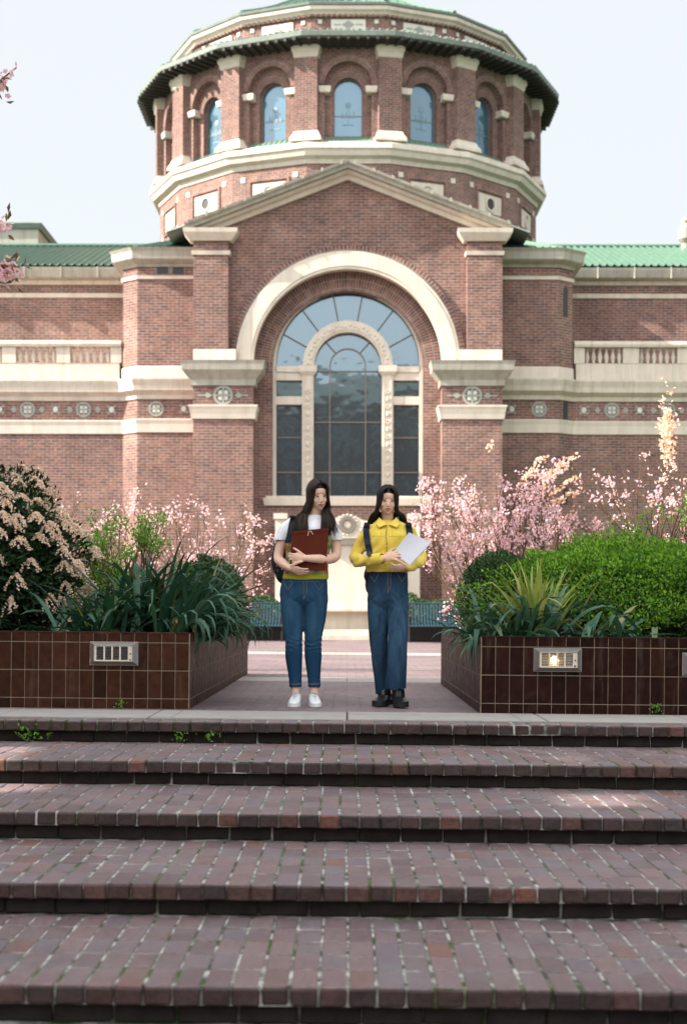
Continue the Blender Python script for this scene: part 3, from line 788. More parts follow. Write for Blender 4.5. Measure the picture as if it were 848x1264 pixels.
    mb = MB(); mb.sweep(up, [(0,wz(368,dU)),(.04,wz(368,dU)),(.06,wz(363,dU)),(0,wz(362,dU))]); mb.sweep(up,[(0,wz(352,dU)),(.06,wz(352,dU)),(.1,wz(347,dU)),(0,wz(346,dU))]); lb(mb,'upper_band',M['stone'],we)
    mb = MB(); mb.sweep(up, [(-.1,wz(347,dU)),(.3,wz(346.5,dU)),(.36,wz(345,dU)),(.44,wz(337,dU)),(.46,wz(334,dU)),(-.1,wz(333,dU))])
    x = xc
    while x < XE: mb.box(*sorted((s*x,s*(x+.03))), dU-.49, dU-.3, wz(347,dU), wz(333.4,dU)); x += 1.1
    lb(mb,'gutter',M['stone_old'],we)
    ze, zr = wz(332,dU)+.02, wz(305,51.5)
    mb = MB(); tiles(mb,(s*(xc-.2),dU-.35,ze),(s*XE,dU-.35,ze),(s*(xc-.2),51.5,zr),(s*XE,51.5,zr),.22,.05); 
    mb.add([(s*(xc-.2),51.5,zr),(s*XE,51.5,zr),(s*XE,56,ze),(s*(xc-.2),56,ze)],[(0,1,2,3)]); lb(mb,'wing_roof',M['tile_green'],we)
    mb = MB(); mb.tube([(s*(xc-.2),51.5,zr+.04),(s*XE,51.5,zr+.04)],.07,8); lb(mb,'ridge_tile',M['tile_green'],we)
    # terrace floor
    mb = MB(); mb.box(*sorted((s*(xc-.2),s*XE)), dL-.0+.36, dU, wz(455,dL), wz(449,dL)); lb(mb,'terrace_floor',M['stone'],we)
    # frieze inlay
    m1, m2 = MB(), MB(); zf = wz(505,dB)
    for px, big in ((189,True),(223,False)):
        m1, m2 = MB(), MB(); med(m1,m2,s*(425-px)*dB/F,zf,dB,big); m1.join(m2); lb(m1,'frieze_medallion',[M['medallion'],M['medallion_light']],be)
    i = 0; px = 134
    while px > -500:
 
        m1, m2 = MB(), MB(); med(m1,m2,s*(425-px)*dL/F,wz(506,dL),dL,i%2==1)
        xx = s*(425-px+17)*dL/F
        m1.prism([(xx-.09,wz(506,dL)),(xx,wz(506,dL)+.1),(xx+.09,wz(506,dL)),(xx,wz(506,dL)-.1)],dL-.012,dL)
        i += 1; px -= 34.5; m1.join(m2); lb(m1,'frieze_medallion',[M['medallion'],M['medallion_light']],we)

# ------------------------------------------------------------------ the drum
DC = 60.0; NB = 16; TH = 2*PI/NB
DR = empty('drum', (0, DC-42, 12), LIB)
def poly(Rv, n=16): return [(Rv*math.sin(-PI/16+TH*i), DC-Rv*math.cos(-PI/16+TH*i)) for i in range(n)]   # counter-clockwise seen from the front right
zc0, zc1 = 16.12, 16.86; ap = 7.1; zwt = 20.18
# one bay: wall with a recessed arched niche, then the window
def bay_T(ox=0, oy=0, oz=0): return lambda u, v, z: (u-ox, -(ap)+v-oy, z-oz)
hw = ap*math.tan(PI/16)
def bayuv(P,N,u,v): return u, v
bw_ = MB(); bw_.archwall(-hw,hw,zc1-.2,zwt,0,.80,zc1+.02,18.88,-ap,-ap+.24,24); bay_wall_v = bw_
bi_ = MB(); bi_.archwall(-.80,.80,zc1,19.72,0,.50,17.16,18.68,-ap+.24,-ap+.48,20)
br_ = MB(); br_.ring(0,18.88,.80,1.06,-ap-.03,-ap+.02,n=28)
br2 = MB(); br2.ring(0,18.68,.50,.72,-ap+.21,-ap+.25,n=24)
gl_ = MB(); gl_.archfill(0,.51,17.14,18.68,-ap+.44,20)
fm_ = MB(); fm_.ring(0,18.68,.465,.51,-ap+.40,-ap+.46,n=20); fm_.box(-.51,-.465,-ap+.40,-ap+.46,17.14,18.68); fm_.box(.465,.51,-ap+.40,-ap+.46,17.14,18.68); fm_.box(-.465,.465,-ap+.42,-ap+.46,17.9,17.92)
sl_ = MB(); sl_.add([(-.80,-ap-.10,16.87),(.80,-ap-.10,16.87),(.80,-ap+.26,17.14),(-.80,-ap+.26,17.14),(-.80,-ap-.10,16.83),(.80,-ap-.10,16.83)],[(0,1,2,3),(4,5,1,0)])
for i in range(9): x = -.80+1.6*i/8; sl_.tube([(x,-ap-.10,16.88),(x,-ap+.25,17.15)],.015,4)
im1_ = MB(); im2_ = MB()
for s, im_ in ((-1,im1_),(1,im2_)):
    im_.sweep([(s*.80-.16,-ap+.02),(s*.80-.16,-ap-.06),(s*.80+.16,-ap-.06),(s*.80+.16,-ap+.02)] , [(0,18.58),(.03,18.6),(.05,18.76),(.05,18.80),(0,18.82)]); im_.box(s*.80-.16,s*.80+.16,-ap-.06,-ap+.25,18.58,18.82)
# tracery mark on the drum glass
mk_ = MB(); mk_.ell((0,-ap+.43,18.30),(.10,.008,.10),10,6)
for a in (-.2,-.07,.07,.2): mk_.prism([(a-.05,17.86),(a+.05,17.86),(a,18.10)],-ap+.425,-ap+.435)
mk_.box(-.012,.012,-ap+.427,-ap+.434,17.62,18.22); mk_.box(-.2,.2,-ap+.425,-ap+.435,17.60,17.63)
def proto(mb, name, m, uvfn=None):
    me_o = mb.build(name, m, None, uvfn=uvfn); co = [v.co for v in me_o.data.vertices]
    for v in co: v.z -= 12
    return me_o
duv = lambda zc_, r_: (lambda P,N,u,v: (np.arctan2(P[:,2]-zc_,P[:,0])*r_, np.hypot(P[:,0],P[:,2]-zc_)))
parts = [proto(bi_,'niche_wall',M['brick']), proto(br_,'outer_arch_ring',M['brick_arch'],duv(18.88,.9)),
         proto(br2,'inner_arch_ring',M['brick_arch'],duv(18.68,.6)), proto(gl_,'drum_window',M['glass_drum']), proto(fm_,'drum_window_frame',M['mullion']),
         proto(sl_,'copper_sill',M['copper_green']), proto(im1_,'impost_block',M['terracotta']), proto(im2_,'impost_block',M['terracotta']), proto(mk_,'window_ornament',M['etched'])]
bwall = proto(bw_,'drum_bay',M['brick'])
R1 = 7.43
pw_ = MB(); pw_.box(-.40,.40,-R1,-R1+.75,zc1-.1,20.0)
pc_ = MB(); pc_.sweep([(-.40,-R1+.6),(-.40,-R1),(.40,-R1),(.40,-R1+.6)],[(0,19.74),(.03,19.76),(.05,19.9),(.09,19.98),(.10,20.14),(0,20.16)]); pc_.box(-.4,.4,-R1,-R1+.6,19.74,20.155)
pb_ = MB(); pb_.sweep([(-.40,-R1+.5),(-.40,-R1),(.40,-R1),(.40,-R1+.5)],[(0,16.84),(.16,16.86),(.14,16.98),(.06,17.10),(.03,17.2),(0,17.22)])
pier = proto(pw_,'drum_pier',M['brick']); pcap = proto(pc_,'pier_capital',M['terracotta']); pbase = proto(pb_,'pier_base',M['terracotta'])
# the fields below the cornice
lo_ = MB(); lo_.box(-1.42,1.42,-7.14,-7.0,11.5,zc0+.05)
for s in (-1,1):
    for z in (15.75,14.6): lo_.box(s*.95-.0,s*.95+.0,-7.14,-7.1,z,z)
low = proto(lo_,'lower_drum_face',M['brick'])
pq_ = MB(); pq_.box(-.62,.62,-7.16,-7.10,14.98,15.62)
pqh = MB(); pqh.ring(0,15.3,.20,.27,-7.20,-7.15,0,2*PI,20)
for s in (-1,1):
    pq_.box(s*1.0-.09,s*1.0+.09,-7.17,-7.1,15.72,15.90); pq_.box(s*1.0-.09,s*1.0+.09,-7.17,-7.1,14.70,14.88)
plaque = proto(pq_,'stone_plaque',M['terracotta']); prim = proto(pqh,'plaque_ring',M['terracotta'])
oc_ = MB(); oc_.archfill(0,.2,15.3,15.3,-7.165,12); oc_.add([(.2*math.cos(2*PI*i/24),-7.164,15.3+.2*math.sin(2*PI*i/24)) for i in range(24)],[tuple(range(24))]); ocul = proto(oc_,'oculus_opening',M['steel_dark'])
rc_ = MB()
for (a,b_,z0,z1) in ((-.78,.78,15.70,15.78),(-.78,.78,14.82,14.90),(-.78,-.70,14.9,15.7),(.70,.78,14.9,15.7)): rc_.box(a,b_,-7.19,-7.1,z0,z1)
rec = proto(rc_,'plaque_surround',M['brick'])
at_ = MB(); aa = 6.45; hwa = aa*math.tan(PI/16)+.003; at_.box(-hwa,hwa,-aa,-aa+.3,20.4,21.55)
atw = proto(at_,'attic_face',M['brick'])
ap_ = MB(); ap_.box(-.60,.60,-aa-.05,-aa+.02,20.98,21.34); 
for s in (-1,1): ap_.box(s*.98-.07,s*.98+.07,-aa-.04,-aa+.02,21.20,21.34)
apq = proto(ap_,'attic_plaque',M['medallion_light'])
ao_ = MB(); ao_.prism([(-.22,21.16),(0,21.3),(.22,21.16),(0,21.02)],-aa-.065,-aa-.05); ao_.box(-.5,-.25,-aa-.06,-aa-.05,21.14,21.18); ao_.box(.25,.5,-aa-.06,-aa-.05,21.14,21.18)
for i in range(18): ao_.box(-1.2+i*.137,-1.2+i*.137+.06,-aa-.07,-aa+.02,21.36,21.44) if False else None
apo = proto(ao_,'attic_plaque_mark',M['medallion'])
de_ = MB()
for i in range(14): x = -hwa+.05+i*(2*hwa-.1)/13; de_.box(x-.045,x+.045,-aa-.13,-aa+.02,21.42,21.53)
den = proto(de_,'dentil_course',M['brick'])
def inst(src, parent, ang, base=None, first=False):
    o = src.copy(); col.objects.link(o); o.parent = parent; o.rotation_euler = (0,0,ang); o.location = (0,0,0); return o
for i in range(NB):
    a = i*TH
    if i in (5,6,7,8,9,10,11): continue_back = True
    else: continue_back = False
    b0 = inst(bwall, DR, a)
    l0 = inst(low, DR, a); at0 = inst(atw, DR, a)
    if not continue_back:
        for p in parts: inst(p, DR, a)
        inst(plaque, DR, a); inst(rec, DR, a)
        if i % 4 == 2: inst(ocul, DR, a)
        inst(prim, DR, a)
        inst(apq, DR, a); inst(apo, DR, a); inst(den, DR, a)
    p0 = inst(pier, DR, a+TH/2)
    if not continue_back:
        for p in (pcap,pbase): inst(p, DR, a+TH/2)
for o in parts+[bwall,pier,pcap,pbase,low,plaque,prim,ocul,rec,atw,apq,apo,den]: bpy.data.objects.remove(o)
def ringsweep(name, Rv, prof, m):
    mb = MB(); mb.sweep(poly(Rv), prof, closed=True); return lb(mb, name, m, DR)
ringsweep('drum_cornice', 7.2, [(0,zc0),(.12,zc0+.02),(.16,zc0+.16),(.34,zc0+.24),(.40,zc0+.40),(.47,zc0+.46),(.45,zc0+.62),(.30,zc1-.02),(0,zc1)], M['terracotta'])
ringsweep('eaves_soffit', 7.2, [(-.1,20.12),(.70,20.20),(.74,20.26),(-.1,20.28)], M['dark_wood'])
ringsweep('eaves_edge', 7.2, [(.60,20.262),(.76,20.22),(.91,20.24),(.93,20.40),(.86,20.44),(.60,20.40)], M['copper'])
mb = MB()
for i in range(NB):
    for j in range(9):
        u = (j-4)/4.5; a = i*TH
        T = lambda x,y,z,a=a: (x*math.cos(a)-y*math.sin(a), DC+x*math.sin(a)+y*math.cos(a), z)
        x = u*hw*1.06; mb.box(x-.05,x+.05,-8.02,-7.05,20.10,20.235,T)
lb(mb,'eaves_bracket',M['dark_wood'],DR)
# skirt roof with worn ribs
mb = MB()
for i in range(NB):
    P = poly(8.06); Q = poly(6.62)
    a, b_ = P[i], P[(i+1)%16]; c_, d = Q[i], Q[(i+1)%16]
    tiles(mb,(a[0],a[1],20.42),(b_[0],b_[1],20.42),(c_[0],c_[1],20.85),(d[0],d[1],20.85),.24,.05)
    for j in range(12):
        u = (j+random.random()*.5)/12; mb.ell((a[0]+(b_[0]-a[0])*u,a[1]+(b_[1]-a[1])*u,20.46),(.06,.06,.05),6,4)
lb(mb,'skirt_roof',M['copper'],DR)
ringsweep('attic_cornice', 6.55, [(0,21.44),(.14,21.48),(.20,21.56),(.30,21.62),(.32,21.74),(0,21.76)], M['terracotta'])
ringsweep('dome_edge', 6.55, [(0,21.76),(.36,21.76),(.38,21.84),(.2,21.92),(0,21.92)], M['copper'])
mb = MB(); prof = []
for j in range(11):
    prof.append((6.75-.66*j, 21.88+(0,.26,.54,.85,1.2,1.55,1.95,2.3,2.6,2.8,2.9)[j]))
for i in range(NB):
    for j in range(10):
        (ra,za),(rb,zb_) = prof[j],prof[j+1]; P = poly(ra); Q = poly(rb); a,b_ = P[i],P[(i+1)%16]; c_,d = Q[i],Q[(i+1)%16]
        if j < 6:
            tiles(mb,(a[0],a[1],za),(b_[0],b_[1],za),(c_[0],c_[1],zb_),(d[0],d[1],zb_),.3,.05,3)
        else: mb.add([(a[0],a[1],za),(b_[0],b_[1],za),(d[0],d[1],zb_),(c_[0],c_[1],zb_)],[(0,1,2,3)])
    mb.tube([(poly(r_)[i][0],poly(r_)[i][1],z_+.03) for r_,z_ in prof],.10,6)
lb(mb,'dome_roof',M['tile_green'],DR)
# finials: two stumps on the roofs seen at the edges of the picture
b = empty('roof_block', (wx(15,55),55,wz(300,55)), None)
b.parent = LIB; b.location = (wx(15,55),13,wz(300,55))
mb = MB(); X0,X1 = wx(-60,55),wx(43,55); mb.box(X0,X1,55,58,wz(320,55)-1.5,wz(282,55)); lb(mb,'block_wall',M['stone_old'],b)
mb = MB(); mb.sweep([(X0,58),(X0,55),(X1,55),(X1,58)],[(0,wz(283,55)),(.08,wz(283,55)),(.16,wz(277,55)),(0,wz(274,55))]); mb.box(X0,X1,55,58,wz(283,55),wz(274.5,55)); lb(mb,'block_coping',M['copper'],b)
u = MB(); X = wx(849,50); u.lathe([(.22,-.6),(.22,.0),(.15,.05),(.15,.25),(.26,.4),(.24,.75),(.12,.9),(.16,1.0),(.05,1.15)],(X,50.9,wz(306,50.9)-.1),14); lb(u,'roof_urn',M['stone_old'],LIB if False else None)

# ------------------------------------------------------------------ stone exedra seat under the window
MO = empty('stone_monument', (0, 41.3, 0)); tag(MO, 'cream stone monument with round crest and bench seat, below the big arched window', 'monument')
def mo(mb, name, m=M['stone'], smooth=False):
    o = mb.build(name, m, None, smooth=smooth); o.parent = MO
    for v in o.data.vertices: v.co.y -= 41.3
    return o
d = 41.9
mb = MB(); mb.box(wx(336,d),wx(514,d),41.95,42.58,.02,wz(650,d)); mo(mb,'back_slab')
for s in (-1,1):
    mb = MB(); mb.box(*sorted((s*76*d/F,s*89*d/F)),41.80,41.95,.02,wz(640,d)); mb.box(*sorted((s*74*d/F,s*91*d/F)),41.74,42.0,wz(641,d),wz(634,d)); mo(mb,'side_pilaster')
d = 41.3
mb = MB(); mb.box(wx(392,d),wx(458,d),41.55,41.96,.02,wz(664,d)); mb.box(wx(396,d),wx(454,d),41.50,41.56,wz(752,d),wz(672,d)); mo(mb,'panel')
mb = MB(); mb.sweep([(wx(388,d),41.95),(wx(388,d),41.45),(wx(462,d),41.45),(wx(462,d),41.95)],[(0,wz(672,d)),(.04,wz(672,d)),(.10,wz(667,d)),(.16,wz(664,d)),(0,wz(663,d))]); mb.box(wx(388,d),wx(462,d),41.45,41.95,wz(672,d),wz(663.2,d)); mo(mb,'panel_cornice',M['stone_old'])
cz = wz(647,d)
mb = MB(); mb.prism([(wx(388,d),wz(663,d)),(wx(462,d),wz(663,d)),(wx(462,d),wz(650,d)),(wx(452,d),wz(643,d)),(wx(441,d),wz(640,d)),(wx(436,d),wz(636,d)),(wx(414,d),wz(636,d)),(wx(409,d),wz(640,d)),(wx(398,d),wz(643,d)),(wx(388,d),wz(650,d))],41.62,41.9)
for s in (-1,1):
    for q in range(9):
        a = q*.75; rr = .20-.018*q; mb.ell((s*(.50)+rr*math.cos(a)*s,41.60,wz(654,d)+rr*math.sin(a)),(.045,.04,.045),7,5)
for i in range(16):
    a = 2*PI*i/16; mb.ell((.27*math.cos(a),41.61,cz+.27*math.sin(a)),(.05,.02,.034),7,5)
mo(mb,'crest')
mb = MB(); mb.ring(0,cz,.13,.22,41.56,41.63,0,2*PI,24); mo(mb,'crest_ring',M['mullion'])
mb = MB(); mb.ell((0,41.61,cz),(.12,.03,.12),12,8); mo(mb,'crest_boss')
mb = MB(); d = 40.7; mb.bbox(wx(378,d),wx(472,d),40.6,41.6,wz(755,d),wz(751,d)+.03,.02); mo(mb,'seat')
mb = MB(); mb.box(wx(386,d),wx(464,d),40.95,41.5,.25,wz(755,d)); 
for s in (-1,1): mb.prism([(s*.98,.25),(s*1.16,.25),(s*1.10,wz(755,d)),(s*.94,wz(755,d))],40.75,41.5)
mo(mb,'seat_support')
mb = MB(); mb.box(wx(350,40.3),wx(500,40.3),40.0,42.5,.0,.13); mb.box(wx(362,40.6),wx(488,40.6),40.35,42.5,.13,.27); mo(mb,'stone_base')

# ------------------------------------------------------------------ outside the picture: added screen shading the steps, hall mirrored in the window
def hall(name, x0,x1,y0,y1,h,label, side):
    r = empty(name, ((x0+x1)/2,(y0+y1)/2,0)); tag(r,label,'building')
    ox,oy = r.location.x, r.location.y; T = lambda x,y,z:(x-ox,y-oy,z-.0)
    mb = MB(); mb.box(x0,x1,y0,y1,-1,h,T); mb.build('wall',M['brick'],r)
    mb = MB(); mb.sweep([(x0-ox,y0-oy),(x1-ox,y0-oy),(x1-ox,y1-oy),(x0-ox,y1-oy)],[(0,h-.8),(.3,h-.5),(.6,h-.3),(.6,h),(0,h+.01)],closed=True); mb.build('cornice',M['stone'],r)
    wn = MB(); fr = MB()
    def W_(u,z,w_,hh):
        if side == 'N':
            wn.box(u-w_,u+w_,y1-.02,y1+.03,z,z+hh,T); fr.box(u-w_-.2,u+w_+.2,y1-.05,y1+.02,z-.2,z+hh+.4,T)
        else:
            wn.box(x1-.02,x1+.03,u-w_,u+w_,z,z+hh,T); fr.box(x1-.05,x1+.02,u-w_-.2,u+w_+.2,z-.2,z+hh+.4,T)
    a,b_ = (x0,x1) if side=='N' else (y0,y1); n = max(2,int((b_-a)/3.6))
    for i in range(n):
        for z in np.arange(1.5,h-3,4.2): W_(a+(b_-a)*(i+.5)/n,z,.7,2.4)
    fr.build('window_surround',M['stone'],r); wn.build('window',M['glass'],r)
    mb = MB(); cx=(x0+x1)/2; cy=(y0+y1)/2
    if side=='N':
        mb.add([(x0-.5,y0-.5,h),(x1+.5,y0-.5,h),(x1+.5,y1+.5,h),(x0-.5,y1+.5,h),(x0+3,cy,h+3.5),(x1-3,cy,h+3.5)],[(0,1,5,4),(1,2,5),(2,3,4,5),(3,0,4)],T)
    else:
        mb.box(x0+.3,x1-.3,y0+.3,y1-.3,h,h+.3,T)
    mb.build('roof',M['copper'],r)
    return r
# unseen brick screen added to shade the steps; its openings shape the sun patches
sw = empty('shade_screen', (-14.75, 2, 0)); tag(sw, 'unseen brick screen added to shade the steps, with openings for sun patches', 'wall')
mb = MB(); T = lambda x,y,z: (x+14.75,y-2,z); ops = [(4.6,5.3,7.9,8.55),(5.6,6.9,8.0,8.9),(7.0,7.4,7.6,8.3),(4.6,5.2,10.5,11.1),(5.6,5.9,10.7,11.1)]
ys = sorted({-9,13.5}|{o[0] for o in ops}|{o[1] for o in ops}); zs_ = sorted({-1,13.2}|{o[2] for o in ops}|{o[3] for o in ops})
for a, b_ in zip(ys, ys[1:]):
    for c_, d in zip(zs_, zs_[1:]):
        if any(o[0] <= (a+b_)/2 <= o[1] and o[2] <= (c_+d)/2 <= o[3] for o in ops): continue
        mb.box(-15.0,-14.5,a,b_,c_,d,T)
mb.build('wall_body',M['brick'],sw)
mb = MB(); mb.box(-15.15,-14.35,-9.1,13.6,13.2,13.45,T); mb.build('coping',M['stone'],sw)
hall('brick_hall', -22, 24, -62, -46, 19, 'brick hall with a green hipped roof across the lawn behind the viewer', 'N')
# ------------------------------------------------------------------ plants
def bulk(name, V, Fc, m, parent=None, smooth=False):
    V = np.asarray(V, dtype=np.float32); Fc = np.asarray(Fc, dtype=np.int32)
    me = bpy.data.meshes.new(name); k = Fc.shape[1]
    me.vertices.add(len(V)); me.vertices.foreach_set('co', V.ravel())
    me.loops.add(Fc.size); me.loops.foreach_set('vertex_index', Fc.ravel())
    me.polygons.add(len(Fc)); me.polygons.foreach_set('loop_start', np.arange(0,Fc.size,k,dtype=np.int32))
    me.update(calc_edges=True); me.validate()
    return link(name, me, m, parent, smooth)
def norm(a): return a/np.maximum(1e-9, np.linalg.norm(a, axis=1, keepdims=True))
def leaves(C, D, N, L, Wd, fold=.35, droop=.0):
    # folded pointed leaves: base, two edge points, tip
    C = np.asarray(C); D = norm(np.asarray(D)); N = np.asarray(N)
    S = norm(np.cross(D, N)); U = norm(np.cross(S, D)); L = np.asarray(L)[:,None]; Wd = np.asarray(Wd)[:,None]
    b = C; tip = C+D*L-U*L*droop; mid = C+D*L*.5
    l = mid+S*Wd*.5+U*Wd*fold; r = mid-S*Wd*.5+U*Wd*fold
    V = np.stack([b,l,tip,r],1).reshape(-1,3); n = len(C); i = np.arange(n)*4
    Fc = np.concatenate([np.stack([i,i+2,i+1],1), np.stack([i,i+3,i+2],1)])
    return V, Fc
def rdir(n): return norm(rng.normal(size=(n,3)))
class Acc:
    def __init__(s): s.V = []; s.F = []; s.n = 0
    def add(s, V, Fc): s.V.append(V); s.F.append(Fc+s.n); s.n += len(V)
    def build(s, name, m, parent=None): return bulk(name, np.concatenate(s.V), np.concatenate(s.F), m, parent)
def blob_points(n, c, r, shell=.35, lump=.16, zmin=-1, seed=0):
    # points near the surface of a lumpy ellipsoid, with a few deep gaps
    d = rdir(n); d[:,2] = np.where(d[:,2] < zmin, -d[:,2], d[:,2])
    ph = np.array([noise.noise(Vector((x*2.3+seed,y*2.3,z*2.3))) + .6*noise.noise(Vector((x*5.7+seed,y*5.7,z*5.7))) for x,y,z in d])
    rad = 1+lump*ph*1.6 - shell*rng.random(n)**1.6
    return np.asarray(c)+d*np.asarray(r)*rad[:,None], d
def m_patchy(m):
    # old and young growth: the leaf colour drifts from clump to clump
    t = NT.__new__(NT); t.m = m; t.t = m.node_tree; t.b = t.t.nodes['Principled BSDF']; t.out = t.t.nodes['Material Output']
    src = t.b.inputs['Base Color'].links[0].from_socket
    t.l(t.mix(1.0, src, t.ramp(t.noise(4.5,3,.6,t.obj()), [(.36,(.55,.56,.60)),(.52,(.95,.95,.95)),(.68,(1.45,1.22,1.05))]), 'MULTIPLY'), t.b.inputs['Base Color']); return m
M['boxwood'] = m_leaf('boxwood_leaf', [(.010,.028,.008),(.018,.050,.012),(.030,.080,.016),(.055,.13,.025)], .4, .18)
M['fresh'] = m_leaf('fresh_green_leaf', [(.07,.17,.018),(.13,.29,.03),(.20,.40,.05),(.10,.22,.02)], .5, .38)
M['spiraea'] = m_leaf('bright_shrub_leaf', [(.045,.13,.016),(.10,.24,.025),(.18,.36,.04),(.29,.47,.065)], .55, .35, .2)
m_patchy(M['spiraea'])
M['pieris'] = m_leaf('dark_evergreen_leaf', [(.006,.020,.008),(.012,.038,.013),(.022,.062,.018),(.05,.055,.02)], .5, .12, .2)
M['pieris_flower'] = m_leaf('cream_pink_floret', [(.66,.47,.40),(.80,.62,.52),(.86,.72,.62),(.70,.50,.44)], .7, .3)
M['strap'] = m_leaf('dark_strap_leaf', [(.014,.046,.030),(.022,.072,.046),(.040,.105,.068),(.028,.080,.042),(.024,.070,.030),(.03,.085,.05),(.15,.15,.05)], .42, .14, .3)
M['strap_l'] = m_leaf('pale_strap_leaf', [(.022,.065,.042),(.045,.115,.075),(.085,.17,.11),(.03,.08,.05),(.05,.12,.07),(.24,.22,.09)], .42, .18, .3)
M['strap_y'] = m_leaf('yellow_green_strap_leaf', [(.22,.26,.05),(.34,.36,.09),(.14,.22,.05),(.40,.36,.12)], .4, .25, .4)
M['blossom'] = m_leaf('pink_cherry_petal', [(.60,.36,.50),(.72,.48,.60),(.80,.62,.70),(.66,.42,.55)], .7, .45, .2)
M['blossom_w'] = m_leaf('pale_cherry_petal', [(.72,.50,.46),(.82,.62,.56),(.78,.54,.52)], .7, .45, .2)  # paler petals, mostly for sunlight painted on the upper sprays
M['bronze_leaf'] = m_leaf('bronze_young_leaf', [(.10,.06,.025),(.16,.09,.03),(.10,.12,.03)], .5, .25)
M['twig'] = m_flat('brown_twig', (.095,.055,.035), .85, 0, .2, .4, 10)
M['bark'] = m_flat('grey_brown_bark', (.10,.075,.055), .9, 0, .2, .5, 14)

def shrub(name, label, c, r, n, leafm, ll, lw, lump=.16, group=None, seed=0, base=None, zmin=-.5, stems=9, shell=.35, upbias=.35):
    base = base or (c[0], c[1], ZT-.06)
    root = empty(name, base); tag(root, label, 'shrub', group)
    P, d = blob_points(n, np.array(c)-np.array(base), r, shell, lump, zmin, seed)
    keep = P[:,2] > .0; P = P[keep]; d = d[keep]
    D = norm(d*.8+rdir(len(P))*.9+np.array([0,0,upbias])); N = norm(d+rdir(len(P))*.5+np.array([0,0,upbias]))
    V, Fc = leaves(P, D, N, ll*(.6+.8*rng.random(len(P))), lw*(.7+.6*rng.random(len(P))))
    bulk('foliage', V, Fc, leafm, root)
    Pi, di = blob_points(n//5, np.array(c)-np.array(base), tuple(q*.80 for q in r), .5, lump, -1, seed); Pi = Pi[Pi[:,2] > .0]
    V, Fc = leaves(Pi, rdir(len(Pi)), rdir(len(Pi)), np.full(len(Pi),ll*1.5), np.full(len(Pi),lw*2.0)); bulk('inner_foliage', V, Fc, M['boxwood'] if leafm is not M['pieris'] else M['pieris'], root)  # bright shrubs get darker inner leaves, the depth's shade put into colour
    mb = MB()
    for i in range(stems):
        dd = Vector(rdir(1)[0]); dd.z = abs(dd.z)+.4; dd.normalize()
        e = Vector(c)-Vector(base)+Vector((dd.x*r[0]*.8,dd.y*r[1]*.8,dd.z*r[2]*.6))
        b = Vector((random.uniform(-.15,.15)*r[0]*2,random.uniform(-.15,.15)*r[1]*2,-.02)); mid = b.lerp(e,.5)+Vector(rdir(1)[0])*.06
        mb.tube([b,mid,e],[.014,.010,.005],5)
    mb.build('stems', M['twig'], root)
    return root
# strap leaves
def blade(acc, base, az, L, up, W_, curve, seg=9, twist=0.0, vy=.25):
    p = np.array(base, dtype=float); h = np.array([math.cos(az), math.sin(az), 0.0]); s_ = np.array([-math.sin(az), math.cos(az), 0.0])
    el = up; V = []; st = L/seg; kink = rng.random() < .22; kpos = int(seg*rng.uniform(.4,.75))
    for i in range(seg+1):
        t_ = i/seg; w_ = W_*(.55+.55*math.sin(min(1,t_*1.3+.12)*PI*.62))*(1-max(0,t_-.55)/.45)**.85+.0008
        dr = h*math.cos(el)+np.array([0,0,math.sin(el)]); nn = -h*math.sin(el)+np.array([0,0,math.cos(el)])
        tw = twist*t_; sd_ = s_*math.cos(tw)+nn*math.sin(tw); n2 = nn*math.cos(tw)-s_*math.sin(tw)
        V += [p+sd_*w_*.5+n2*w_*vy, p, p-sd_*w_*.5+n2*w_*vy]
        p = p+dr*st; el -= curve*(t_**1.2)*2.1/seg*(1.0)
        if kink and i == kpos: el -= .9
    F_ = []
    for i in range(seg):
        a = i*3; F_ += [(a,a+1,a+4,a+3),(a+1,a+2,a+5,a+4)]
    acc.add(np.array(V), np.array(F_, dtype=np.int32))
def strap_plant(name, label, px, d, n, L, W_, m, cat='plant', spread=.12, up=(.35,1.45), curve=(.9,2.4), z=ZT-.06, extra=None, azr=(0,2*PI), group=None, side=0):
    b = (wx(px,d), d, z); root = empty(name, b); tag(root, label, cat, group); acc = Acc()
    for i in range(n):
        az = rng.uniform(*azr); u = rng.uniform(*up); bb = (rng.normal()*spread, rng.normal()*spread*.7, 0)
        blade(acc, bb, az, L*rng.uniform(.55,1.1), u, W_*rng.uniform(.7,1.25), rng.uniform(*curve), twist=rng.uniform(-.9,.9))
    acc.build('leaves', m, root)
    if extra:
        a2 = Acc()
        for i in range(extra[0]):
            az = rng.uniform(0,2*PI); blade(a2, (rng.normal()*.04,rng.normal()*.04,0), az, extra[1]*rng.uniform(.7,1.1), rng.uniform(.9,1.5), extra[2], rng.uniform(.2,1.1), twist=rng.uniform(-.6,.6))
        o = a2.build('striped_leaves', M['strap_y'], root)
    return root
# branching
def branch(mb, p, d, L, r, depth, tips, allp, spread=.5, up=.15, seg=4, droop=0):
    p = Vector(p); d = Vector(d).normalized(); pts = [p.copy()]; rr = [r]
    for i in range(seg):
        d = (d+Vector(rdir(1)[0])*.16+Vector((0,0,up*.25-droop*.2))).normalized(); p = p+d*(L/seg); pts.append(p.copy()); rr.append(r*(1-.45*(i+1)/seg)); allp.append((p.copy(), d.copy(), depth))
    mb.tube(pts, rr, 5 if depth > 1 else 4, cap=False)
    if depth == 0: tips.append((p, d)); return
    for k in range(random.choice((2,3,3))):
        nd = (d+Vector(rdir(1)[0])*spread+Vector((0,0,up))).normalized()
        branch(mb, p, nd, L*random.uniform(.62,.85), r*.58, depth-1, tips, allp, spread, up, seg, droop)
    if depth >= 2:
        q = pts[len(pts)//2]; nd = (d+Vector(rdir(1)[0])*spread*1.3+Vector((0,0,up))).normalized()
        branch(mb, q, nd, L*.6, r*.45, depth-2, tips, allp, spread, up, seg, droop)
